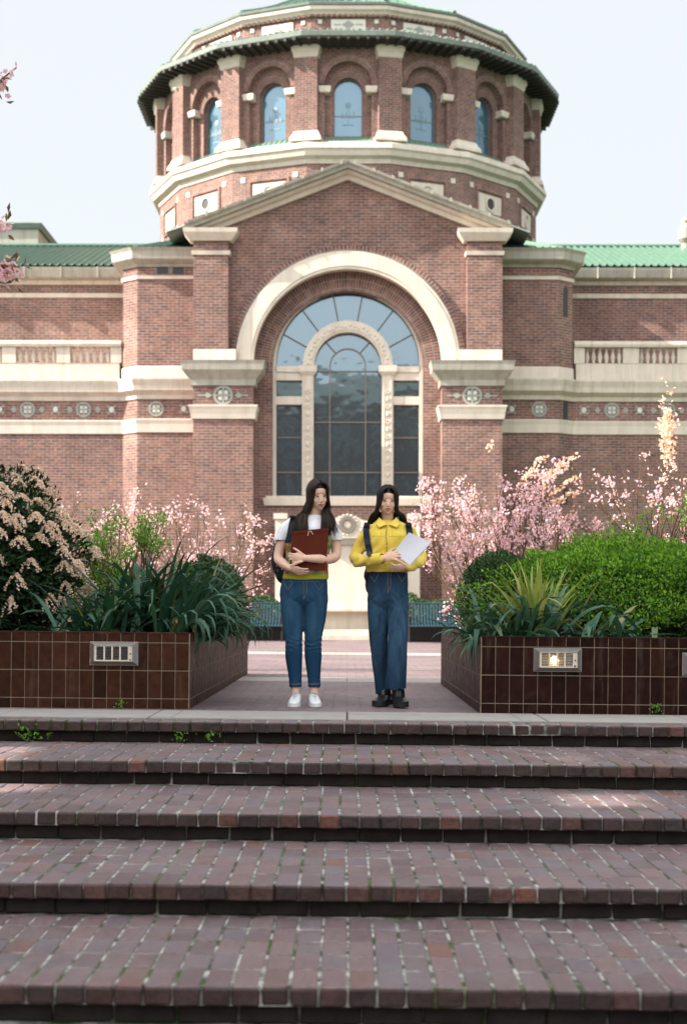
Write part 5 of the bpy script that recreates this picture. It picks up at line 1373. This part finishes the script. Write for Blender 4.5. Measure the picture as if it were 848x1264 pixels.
def shoe(root, x, y, yaw, k, m, sole, lace, thick=.022, name='shoe', Lh=.25, wd=.092):
    e = empty(name, (x,y,0), root); e.rotation_euler = (0,0,yaw)
    mb = MB(); hw = wd/2
    def ring(y_, w_, z0, z1, n=12):
        return [(w_*math.cos(2*PI*i/n), y_, (z0+z1)/2+(z1-z0)/2*math.sin(2*PI*i/n)) for i in range(n)]
    secs = [(.095,.020,thick,.070),(.085,.031,thick,.098),(.05,.035,thick,.104),(.01,.036,thick,.098),(-.03,.040,thick,.084),(-.07,.0445,thick,.064),(-.11,.044,thick,.050),(-.14,.034,thick,.042),(-.155,.016,thick,.034)]
    v = []; f = []
    for (yy,w_,z0,z1) in secs: v += ring(yy,w_*wd/.092,z0-.004,z1)
    for i in range(len(secs)-1):
        for q in range(12): q2=(q+1)%12; f.append((i*12+q,i*12+q2,(i+1)*12+q2,(i+1)*12+q))
    f.append(tuple(range(11,-1,-1))); f.append(tuple((len(secs)-1)*12+q for q in range(12))); mb.add(v,f); fuse(mb,'upper',m,e,.004,3)
    out = [(0,.108),(.022,.100),(.033,.07),(.034,.02),(.038,-.03),(.0465,-.08),(.046,-.12),(.034,-.150),(.014,-.166),(0,-.168)]
    out = [tuple(q) for q in crom(out,3)]; poly_ = [(a*wd/.092,b_) for a,b_ in out]+[(-a*wd/.092,b_) for a,b_ in reversed(out[1:-1])]
    mb = MB(); mb.slab(poly_, 0.001, thick+.006); mb.build('sole', sole, e)
    if lace:
        for j in range(4):
            mb = MB(); yy = -.005-.022*j; zz = .099-.0115*j; mb.tube([(-.022,yy,zz-.010),(0,yy-.004,zz+.003),(.022,yy,zz-.010)],.0028,5); mb.build('lace', lace, e)
    return e

# ================= woman with the brown folder
XA = (372-424)/PS; WA = empty('person', (XA, PD, .005)); tag(WA, 'person with long dark hair, white sleeves and floral vest, hugging a brown folder, at left', 'person')
qa = lambda px, py, y=0.0: ((px-372)/PS, y, (872-py)/PS)
CA = Vector(qa(388.5, 612.5, -.035)); RA = Matrix.Rotation(R(18),3,'Z') @ Matrix.Rotation(R(-4),3,'Y') @ Matrix.Rotation(R(11),3,'X')
mb = MB(); head_parts(mb, CA, RA, .93)
limb(mb, [tuple(CA+Vector((-.004,.02,-.05))), qa(384.5,634,.0), qa(381,645,.02)], [.047,.046,.055], 18)
loft(mb, [((872-y)/PS,(cx-372)/PS,cy,w/PS,dp) for y,cx,cy,w,dp in ((737,371,.0,20,.07),(725,371,.0,24,.09),(705,373,.0,23,.085),(690,374.5,0,22.5,.082),(668,377,-.005,25.5,.10),(652,378,.0,28,.09),(643,380,.01,20,.06),(639,381,.01,12,.045))], pw=2.2)
limb(mb, [qa(354,648,.01), qa(344.5,668,.02), qa(339.5,689,.0), qa(346,697,-.09), qa(354,702.5,-.178)], [.046,.040,.037,.036,.025])
limb(mb, [qa(403,649,.01), qa(409,668,.01), qa(410.5,686,-.03), qa(402,691.5,-.12), qa(387,691.5,-.19), qa(373,691,-.212)], [.046,.041,.038,.038,.032,.024])
for pts in ([qa(358,748),qa(359,790),qa(359,812,.01),qa(360.5,850,.01),qa(361,862,.01)],[qa(385,748),qa(382.5,790),qa(382.5,812,.01),qa(384,850,.01),qa(384,862,.01)]): limb(mb, pts, [.060,.050,.050,.033,.036])
hand(mb, qa(374,691.3,-.216), (-1,.06,.03), (0,1,.05), -1, (.25,.75,.6), .97, thumb=(.75,.6,.1))
hand(mb, qa(353,702,-.178), (.93,-.10,-.34), (.05,.75,.65), 1, (.14,.28,.25), .97, thumb=(.6,.7,.1))
bodyA = fuse(mb, 'body', M['skin_a'], WA, .0034, 5)
face(bodyA, WA, CA, RA, .93, M['iris'], M['lip_a'], M['brow'], .2, .85)
# t-shirt, vest, jeans
fold = lambda amp, s, o: (lambda p, n_: amp*(nz(p,s,o)+.5*nz(p,(s[0]*2.3,s[1]*2.3,s[2]*2.3),o+5)))
mb = MB()
loft(mb, [((872-y)/PS,(cx-372)/PS,cy,w/PS,dp) for y,cx,cy,w,dp in ((700,374.5,0,24,.092),(668,377,-.005,27,.112),(652,378,.0,29.5,.10),(644,380,.01,23,.072),(639.5,381.5,.008,15,.062),(636.5,382.5,.012,10.5,.056))], pw=2.2)
limb(mb, [qa(357,647,.01), qa(348.5,655,.012), qa(342.5,667.5,.02)], [.050,.056,.057])
limb(mb, [qa(401,648,.01), qa(406.5,656,.01), qa(410.5,668,.01)], [.050,.055,.056])
cutA = lambda c, n_: (c.z > (872-637.4+ (1.2 if c.y < -.02 else 0))/PS) or (c.z < (872-667)/PS and abs(c.x-.03) > .155) 
fuse(mb, 't_shirt', M['white_tee'], WA, .0045, 3, fold(.006,(9,9,6),2), cutA)
mb = MB()
loft(mb, [((872-y)/PS,(cx-372)/PS,cy,w/PS,dp) for y,cx,cy,w,dp in ((716.5,373,0,27.5,.110),(714,373,0,28.5,.118),(705,373.5,0,27.5,.115),(690,375,0,26.5,.110),(668,377,-.005,28.5,.128),(655,378,.0,28,.118),(646,379,.005,24,.094),(641,380,.01,20,.082))], pw=2.3)
vx = (383-372)/PS
cutV = lambda c, n_: (c.y < -.02 and c.z > (872-674)/PS and abs(c.x-vx) < (c.z-(872-674)/PS)*.42+.0) or c.z > (872-642)/PS
fuse(mb, 'floral_vest', M['floral'], WA, .0045, 3, fold(.004,(8,8,10),3), cutV)
def jeans_a(p, n_):
    zk = (872-794)/PS; k_ = math.exp(-((p.z-zk)/.075)**2); an = math.exp(-((p.z-.18)/.05)**2); hp = math.exp(-((p.z-.80)/.06)**2)
    return .0026*k_*math.sin((p.z+.03*nz(p,(14,14,9),2))*165+p.x*14)*(.6+nz(p,(12,12,20),8))+.0012*an*math.sin(p.z*200+p.x*30+6*nz(p,(9,9,9),1))+.0010*hp*math.sin(p.z*120+abs(p.x)*80)+.0025*nz(p,(9,9,7),4)
mb = MB()
loft(mb, [((872-y)/PS,(cx-372)/PS,cy,w/PS,dp) for y,cx,cy,w,dp in ((753,371,.012,14,.03),(749,371,.012,24,.070),(740,371,.01,29.0,.110),(730,371,.005,29.6,.118),(718,372,0,28,.110),(711,372.5,0,26.5,.104))], pw=2.3)
limb(mb, [qa(357,738,.005),qa(357.6,762,.0),qa(358.6,790,-.01),qa(358.8,812,.012),qa(360.2,835,.014),qa(360.8,848,.012)], [.094,.086,.0655,.064,.050,.0465], 20)
limb(mb, [qa(386,738,.005),qa(384.6,762,.0),qa(382.6,790,-.01),qa(382.4,812,.012),qa(383.6,835,.014),qa(384,848,.012)], [.094,.086,.0655,.064,.050,.0465], 20)
jA = fuse(mb, 'jeans', M['denim_a'], WA, .0045, 9, jeans_a, lambda c, n_: c.z < (872-849)/PS or c.z > (872-711.5)/PS)
bj = BVHTree.FromPolygons([v.co for v in jA.data.vertices], [p.vertices for p in jA.data.polygons])
def onsurf(b, x, z, out=.001, y0=-.6):
    hit = b.ray_cast(Vector((x,y0,z)), Vector((0,1,0))); return Vector((x,(hit[0].y if hit[0] else -.1)-out,z))
def stitch(b, pts, q, root, name='stitching', m=None, r=.0016):
    P = []
    for (x0,z0),(x1,z1) in zip(pts,pts[1:]):
        for i in range(6): P.append((x0+(x1-x0)*i/6, z0+(z1-z0)*i/6))
    P.append(pts[-1]); mb = MB(); mb.tube([onsurf(b,x,z) for x,z in P], r, 4); return mb.build(name, m or M['stitch'], root)
ax = lambda px, py: ((px-372)/PS, (872-py)/PS)
stitch(bj, [ax(371,718),ax(371,741)], 0, jA); stitch(bj, [ax(375,718),ax(375,733),ax(371,740)], 0, jA); stitch(bj, [ax(346,719),ax(398,719)], 0, jA)
for s_ in ((347,721,352,729,358,720),(384,720,390,729,396,721)): stitch(bj, [ax(s_[0],s_[1]),ax(s_[2],s_[3]),ax(s_[4],s_[5])], 0, jA)
for xx in (360.5,384): stitch(bj, [ax(xx-6,845),ax(xx+6,845)], 0, jA, r=.0022)
def endsA(s, tt, lay, rg, h):
    o = []; j = rg.normal(size=3)*.006
    if s < 0:   # image left: falls in front of the shoulder
        o.append(h(-.080-.006*lay,-.035+.09*tt,-.10)); bx = -.088+.075*lay
        if tt < .72: o += [Vector(qa(362+11*lay+3*tt,640,-.055-.03*tt)), Vector(qa(359+17*lay,650+3*tt,-.135)), Vector(qa(358+19*lay,657+9*rg.random(),-.150))]
        else: o += [Vector(qa(366+14*lay,640,.085)), Vector(qa(362+20*lay,665+8*rg.random(),.13))]
    else:
        o.append(h(.080+.006*lay,-.02+.09*tt,-.10))
        if tt < .72: o += [Vector(qa(396+7*lay-2*tt,634,-.050)), Vector(qa(393.5+15*lay,646,-.122)), Vector(qa(393+ (21 if rg.random()<.4 else 10)*lay,655+9*rg.random(),-.148))]
        else: o += [Vector(qa(392+8*lay,640,.085)), Vector(qa(394+14*lay,662+8*rg.random(),.12))]
    return [v+Vector(j) for v in o]
hairdo(WA, CA, RA, .95, M['hair_a'], 1300, .004, endsA, 5)
mb = MB(); mb.ell(CA+RA @ Vector((0,.019,.042)), (.0735,.085,.080), 24, 16, RA); fuse(mb, 'scalp', M['hair_a'], WA, .005, 1)
for x_, nm in ((361.5,'l'),(383.5,'r')): shoe(WA, (x_-372)/PS+(.0 if nm=='l' else 0), -.02, R(-6 if nm=='l' else 8), 1, M['sneaker'], M['sole_w'], M['lace'], name='sneaker')
# folder
FO = empty('folder', (XA, PD-.168, 1.0)); tag(FO, 'dark red brown cardboard folder hugged by the person in the floral vest', 'folder')
def pf(px,py): return ((px-372)/PS, (872-py)/PS-1.0+.005)
c4 = [pf(354.5,706),pf(398.5,706),pf(402,655),pf(357,659.5)]
mb = MB(); mb.prism(c4, -.012, -.005); mb.build('front_cover', M['folder'], FO)
mb = MB(); mb.prism([pf(355,705),pf(398,705),pf(401.4,656),pf(357.6,660.5)], -.004, .006); mb.build('paper_stack', M['paper'], FO)
mb = MB(); mb.prism([pf(354.5,706),pf(398.5,706),pf(402,654.5),pf(357,658.7)], .007, .013); mb.build('back_cover', M['folder'], FO)
mb = MB(); mb.prism([pf(357,662),pf(402,657.5),pf(402,654),pf(357,658.3)], -.016, -.0125); mb.build('top_flap', M['folder'], FO)
mb = MB()
for a in ((378,657.5,376.5,663.5),(379.5,657.3,383,662)): mb.tube([(pf(a[0],a[1])[0],-.018,pf(a[0],a[1])[1]),(pf(a[2],a[3])[0],-.017,pf(a[2],a[3])[1])],.0045,6)
mb.build('tie_cord', M['cord'], FO)
# backpack
BA = empty('backpack', (XA-.11, PD+.17, 1.0)); tag(BA, 'black backpack with a white speckled print behind the person with the folder', 'backpack')
mb = MB()
def pk(px,py,y): return ((px-372)/PS+.11, y, (872-py)/PS-1.0)
limb(mb, [pk(350,668,0.02),pk(348,690,.03),pk(350,706,.02)], [.095,.115,.10], 20); limb(mb, [pk(364,664,0.0),pk(362,690,.0),pk(364,706,.0)], [.10,.10,.09], 20)
fuse(mb, 'bag', M['print'], BA, .006, 4)
mb = MB(); limb(mb, [pk(352,704,.0),pk(351,713,.0),pk(356,716,.0)], [.085,.07,.05], 18); fuse(mb, 'bag_base', M['navy'], BA, .006, 4)
vst = [o for o in WA.children if o.name.startswith(('t_shirt','floral_vest'))]
def strapmesh(root, objs, path, w_, off, nm='shoulder_strap', thick=.006, sx=0.0, sy=0.0, sz=0.0):
    vv=[]; ff=[]
    for o in objs:
        b0 = len(vv); vv += [v.co.copy() for v in o.data.vertices]; ff += [tuple(i+b0 for i in p.vertices) for p in o.data.polygons]
    b = BVHTree.FromPolygons(vv, ff); V=[]; n=len(path)
    pp = crom([tuple(p)+(0,) for p in path], 5)
    for p in pp:
        ym = min(onsurf(b, p[0]+a_*w_/2, p[1], .004).y for a_ in (-1,-.5,0,.5,1))
        for sg in (-1,1):
            q = onsurf(b, p[0]+sg*w_/2, p[1], .004); q.y = min(q.y, ym+.006); V.append((q.x+sx, q.y-.001+sy, q.z+sz)); V.append((q.x+sx, q.y-.001-thick+sy, q.z+sz))
    V = [(x,y+.055,z-.004) for x,y,z in V[:4]]+V; pp = [pp[0]]+pp
    F_=[]
    for i in range(len(pp)-1):
        a=i*4; c_=a+4; F_ += [(a+1,a+3,c_+3,c_+1),(a,c_,c_+2,a+2),(a,a+1,c_+1,c_),(a+2,c_+2,c_+3,a+3)]
    m_ = MB(); m_.add(V,F_); return m_.build(nm, M['navy'], root)
strapmesh(BA, vst, [ax(358,638.5),ax(356,648),ax(354,660),ax(351,672)], .040, .01, sx=XA-BA.location.x, sy=PD-BA.location.y, sz=.005-1.0)
mb = MB(); mb.tube([pk(352,712,-.06),pk(349,722,-.05),pk(346,733,-.04),pk(344,736,-.04)],.005,5,flat=.5); mb.build('loose_strap', M['navy'], BA)

# ================= woman in yellow
XB = (477-424)/PS; WB = empty('person', (XB, PD, .005)); tag(WB, 'person with straight black hair in a yellow shirt jacket, mid stride, holding papers', 'person')
qb = lambda px, py, y=0.0: ((px-477)/PS, y, (872-py)/PS)
CB = Vector(qb(474, 619, -.045)); RB = Matrix.Rotation(R(3),3,'Z') @ Matrix.Rotation(R(2),3,'Y') @ Matrix.Rotation(R(7),3,'X')
mb = MB(); head_parts(mb, CB, RB, .90)
limb(mb, [tuple(CB+Vector((0,.02,-.05))), qb(474,642,.0), qb(474,652,.015)], [.045,.045,.055], 18)
loft(mb, [((872-y)/PS,(cx-477)/PS,cy,w/PS,dp) for y,cx,cy,w,dp in ((737,475,.0,15,.07),(725,474,.0,19,.085),(705,474,.0,20,.085),(680,474,0,22,.09),(665,474,-.005,26,.10),(656,474,.0,26,.085),(648,474,.01,18,.06),(645,474,.01,12,.045))], pw=2.2)
limb(mb, [qb(449,656,.01), qb(441,675,.02), qb(437,691,-.01), qb(452,692,-.14), qb(469,691,-.205)], [.042,.038,.035,.033,.025])
limb(mb, [qb(500,656,.01), qb(509,675,.02), qb(513,692,-.02), qb(506,697,-.12), qb(496.5,700.5,-.195)], [.042,.038,.035,.033,.025])
limb(mb, [qb(463,750,.03),qb(463.4,790,.062),qb(466.3,830,.106),qb(469.6,856,.12),qb(470.5,862,.10)], [.055,.048,.045,.033,.034]); limb(mb, [qb(486,750,.0),qb(486,790,-.072),qb(484.8,830,-.06),qb(486,856,-.045),qb(487,862,-.05)], [.055,.048,.045,.033,.034])
hand(mb, qb(468.5,691,-.205), (.93,-.20,.22), (.05,.9,-.35), 1, (.3,.55,.4), .95, thumb=(.8,.5,.1))
hand(mb, qb(497,700.8,-.197), (-.95,-.18,-.18), (0,.7,.7), -1, (.45,.8,.6), .95, thumb=(.7,.5,.3))
bodyB = fuse(mb, 'body', M['skin_b'], WB, .0034, 5)
face(bodyB, WB, CB, RB, .90, M['iris'], M['lip_b'], M['brow'], .8, .8)
def shirt_d(p, n_):
    arm = 1.0 if abs(p.x+.018) > .15 else .45
    z = p.z
    w = .0115*arm*math.sin(z*62+abs(p.x)*48+3*nz(p,(7,7,7),1))*max(0,.5+nz(p,(5,5,5),9)*1.3)
    return w+.009*(nz(p,(11,9,6),3))+.005*nz(p,(26,22,18),6)
mb = MB()
loft(mb, [((872-y)/PS,(cx-477)/PS,cy,w/PS,dp) for y,cx,cy,w,dp in ((708,474,0,23.5,.108),(705,474,0,26,.125),(698,474,0,28,.135),(684,474,0,26.5,.125),(666,474,-.005,28,.128),(657,474,.0,29.5,.112),(650,474,.008,23.5,.086),(645,474,.01,15,.066),(641,474,.008,10.5,.058))], pw=2.3)
limb(mb, [qb(452,655,.008), qb(445.5,664,.012), qb(438.5,679,.02), qb(436,691,-.005), qb(447,693,-.11), qb(463,691.5,-.195)], [.050,.052,.050,.053,.047,.039], 20)
limb(mb, [qb(497,655,.008), qb(503.5,664,.012), qb(511,679,.02), qb(513.5,692,-.01), qb(508,697,-.10), qb(499.5,700,-.175)], [.050,.052,.050,.052,.046,.039], 20)
shirt = fuse(mb, 'yellow_jacket', M['yellow'], WB, .0042, 3, shirt_d, lambda c, n_: c.z > (872-643)/PS or c.z < (872-707)/PS)
bs = BVHTree.FromPolygons([v.co for v in shirt.data.vertices], [p.vertices for p in shirt.data.polygons])
bx = lambda px, py: ((px-477)/PS, (872-py)/PS)
stitch(bs, [bx(472.5,650),bx(472,664),bx(472.5,674)], 0, shirt, 'zip', M['zip'], .0028); stitch(bs, [bx(472.5,676),bx(472.5,684)], 0, shirt, 'zip', M['zip'], .0034)
M['yel_seam'] = m_cloth('yellow_seam', (.52,.35,.035))
for pts in ([(455,663),(470,664)],[(475,664),(494,663)],[(466,652),(466,664)],[(479,652),(479,664)],[(470.2,655),(470.2,700)],[(474.8,655),(474.8,700)],[(452,703),(497,703)]):
    stitch(bs, [bx(*p) for p in pts], 0, shirt, 'seam', M['yel_seam'], .0016)
for s in (-1,1):   # collar flaps, folded down from the neck
    mb = MB(); X_ = lambda px: (474+s*px-477)/PS; Z_ = lambda py: (872-py)/PS
    outer = [(1.5,649.0,-.098),(4.5,650.0,-.112),(10.5,652.5,-.112),(14,648.5,-.088),(13.5,643.5,-.030),(11,641.0,.03)]
    inner = [(1.0,648.0,-.088),(4.0,646.0,-.084),(7.5,643.0,-.072),(9.5,640.5,-.050),(10.5,638.8,-.015),(9.5,638.0,.03)]
    v = []
    for a,b_ in zip(outer,inner):
        for p in (a,b_): v.append((X_(p[0]),p[2]-.006,Z_(p[1])))
    for a,b_ in zip(outer,inner):
        for p in (a,b_): v.append((X_(p[0]),p[2]+.002,Z_(p[1])-.004))
    f = []; n = len(outer)
    for i in range(n-1): a=2*i; f += [(a,a+2,a+3,a+1),(2*n+a,2*n+a+1,2*n+a+3,2*n+a+2),(a,2*n+a,2*n+a+2,a+2),(a+1,a+3,2*n+a+3,2*n+a+1)]
    mb.add(v,f); mb.build('collar', M['yellow'], shirt, smooth=False)
for p0,p1,r_ in ((qb(456,692.2,-.165),qb(466.5,691.2,-.207),.047),(qb(503.5,698.5,-.135),qb(497.8,700.6,-.19),.046)):
    mb = MB(); P0,P1 = Vector(p0),Vector(p1); mb.tube([P0,P0.lerp(P1,.1),P0.lerp(P1,.9),P1],[r_*.90,r_*.93,r_*.90,r_*.84],18,cap=False); fu = mb.build('cuff', M['yellow'], shirt, smooth=True)
def jeans_b(p, n_):
    hp = math.exp(-((p.z-.80)/.07)**2)
    return .0014*hp*math.sin(p.z*110+abs(p.x+.01)*90)+.006*nz(p,(10,10,2.2),4)+.004*nz(p,(20,20,6),7)+.004*math.sin(p.x*95+1.5*math.sin(p.z*6))*max(0,(.55-p.z))
mb = MB()
loft(mb, [((872-y)/PS,(cx-477)/PS,cy,w/PS,dp) for y,cx,cy,w,dp in ((757,475,.012,10,.03),(752,475,.012,19,.065),(742,475,.01,23.8,.106),(730,474.3,.005,24.8,.115),(716,474,0,24.2,.110),(704,474,0,21.5,.100),(699,474,0,20.5,.095))], pw=2.3)
limb(mb, [qb(462.5,735,.015),qb(462.4,762,.03),qb(463.2,790,.06),qb(465.8,825,.10),qb(469.5,858,.12)], [.082,.080,.072,.060,.058], 20)
limb(mb, [qb(486.5,735,.005),qb(486.6,762,-.035),qb(486.2,790,-.075),qb(484.8,825,-.065),qb(483.6,852,-.05)], [.082,.081,.075,.076,.079], 20)
jB = fuse(mb, 'wide_jeans', M['denim_b'], WB, .0045, 9, jeans_b, lambda c, n_: c.z > (872-699.8)/PS or (c.z < (872-(850.5+.9*math.sin(c.x*160)))/PS and c.y < .03) or c.z < (872-858)/PS)
bj2 = BVHTree.FromPolygons([v.co for v in jB.data.vertices], [p.vertices for p in jB.data.polygons])
stitch(bj2, [bx(474,706),bx(474,733)], 0, jB); stitch(bj2, [bx(477.5,706),bx(477.5,725),bx(474,732)], 0, jB)
for a in ((452,711,458,719,463,709),(486,709,491,719,497,711)): stitch(bj2, [bx(a[0],a[1]),bx(a[2],a[3]),bx(a[4],a[5])], 0, jB)
def endsB(s, tt, lay, rg, h):
    j = rg.normal(size=3)*.005; o = [h(s*(.081+.006*lay),-.012+.09*tt,-.095)]
    if tt < .45: o += [Vector(qb(474+s*(14.5+5*lay),637,-.015+.04*tt)), Vector(qb(474+s*(17+7*lay),647.5,.075)), Vector(qb(474+s*(15+10*lay),662,.12))]
    else: o += [Vector(qb(474+s*(12+5*lay)*(1.2-tt),640,.085)), Vector(qb(474+s*(20*lay),672+10*rg.random(),.14))]
    return [v+Vector(j) for v in o]
hairdo(WB, CB, RB, .92, M['hair_b'], 1150, .0, endsB, 9)
mb = MB(); mb.ell(CB+RB @ Vector((0,.019,.040)), (.0705,.082,.077), 24, 16, RB); fuse(mb, 'scalp', M['hair_b'], WB, .005, 1)
shoe(WB, (488-477)/PS, -.035, R(8), 1, M['shoe_b'], M['sole_b'], None, .036, 'black_shoe', wd=.108)
shoe(WB, (470.5-477)/PS, .085, R(-22), 1, M['shoe_b'], M['sole_b'], None, .036, 'black_shoe', wd=.105)
mb = MB(); limb(mb, [qb(487,850,-.04),qb(487.5,862,-.045)], [.046,.050], 14); limb(mb, [qb(470,850,.11),qb(470.5,862,.095)], [.046,.050], 14); mb.build('ankle_socks', M['shoe_b'], WB, smooth=True)
# papers
PP = empty('papers', (XB, PD-.22, 1.0)); tag(PP, 'sheaf of white papers held slanting by the person in yellow', 'papers')
def pq(px,py): return ((px-477)/PS, (872-py)/PS-1.0+.005)
for i in range(5):
    mb = MB(); j = .4*i; a,b_,c_,d_ = pq(499+j*.5,659.5+j*.6), pq(526+j*.3,671.5+j*.5), pq(500+j,699+j*.5), pq(478+j*.3,687+j)
    n=6; v=[]; f=[]
    for u in range(n+1):
        for w_ in range(n+1):
            U,W_ = u/n,w_/n; x=(a[0]*(1-U)+b_[0]*U)*(1-W_)+(d_[0]*(1-U)+c_[0]*U)*W_; z=(a[1]*(1-U)+b_[1]*U)*(1-W_)+(d_[1]*(1-U)+c_[1]*U)*W_
            v.append((x, .0014*i-.034*U*U*(1-W_)+.010*math.sin(U*PI)+.006*math.sin(W_*PI), z+.008*math.sin(U*PI)*(W_)))
    for u in range(n):
        for w_ in range(n): q=u*(n+1)+w_; f.append((q,q+1,q+n+2,q+n+1))
    mb.add(v,f); mb.build('sheet', M['paper'], PP)
# her backpack: straps in front, bag behind
BB = empty('backpack', (XB-.02, PD+.19, 1.05)); tag(BB, 'navy backpack of which only the straps show over the yellow jacket', 'backpack')
mb = MB(); limb(mb, [(-.06,0,.12),(-.06,.0,-.14)], [.095,.105], 18); limb(mb, [(.06,0,.12),(.06,.0,-.14)], [.095,.105], 18); fuse(mb, 'bag', M['navy'], BB, .007, 4)
for pth in ([(449,646.5),(447.5,656),(449,670),(452.5,688)],[(498.5,646.5),(500.5,656),(500.5,668),(498,680)]):
    strapmesh(BB, [shirt], [bx(*p) for p in pth], .046, .01, sx=XB-BB.location.x, sy=PD-BB.location.y, sz=.005-1.05)
mb = MB(); limb(mb, [(-.11,-.05,-.0),(-.125,-.06,-.07),(-.115,-.05,-.11)],[.045,.05,.03],14); mb.build('side_pocket', M['navy'], BB, smooth=True)
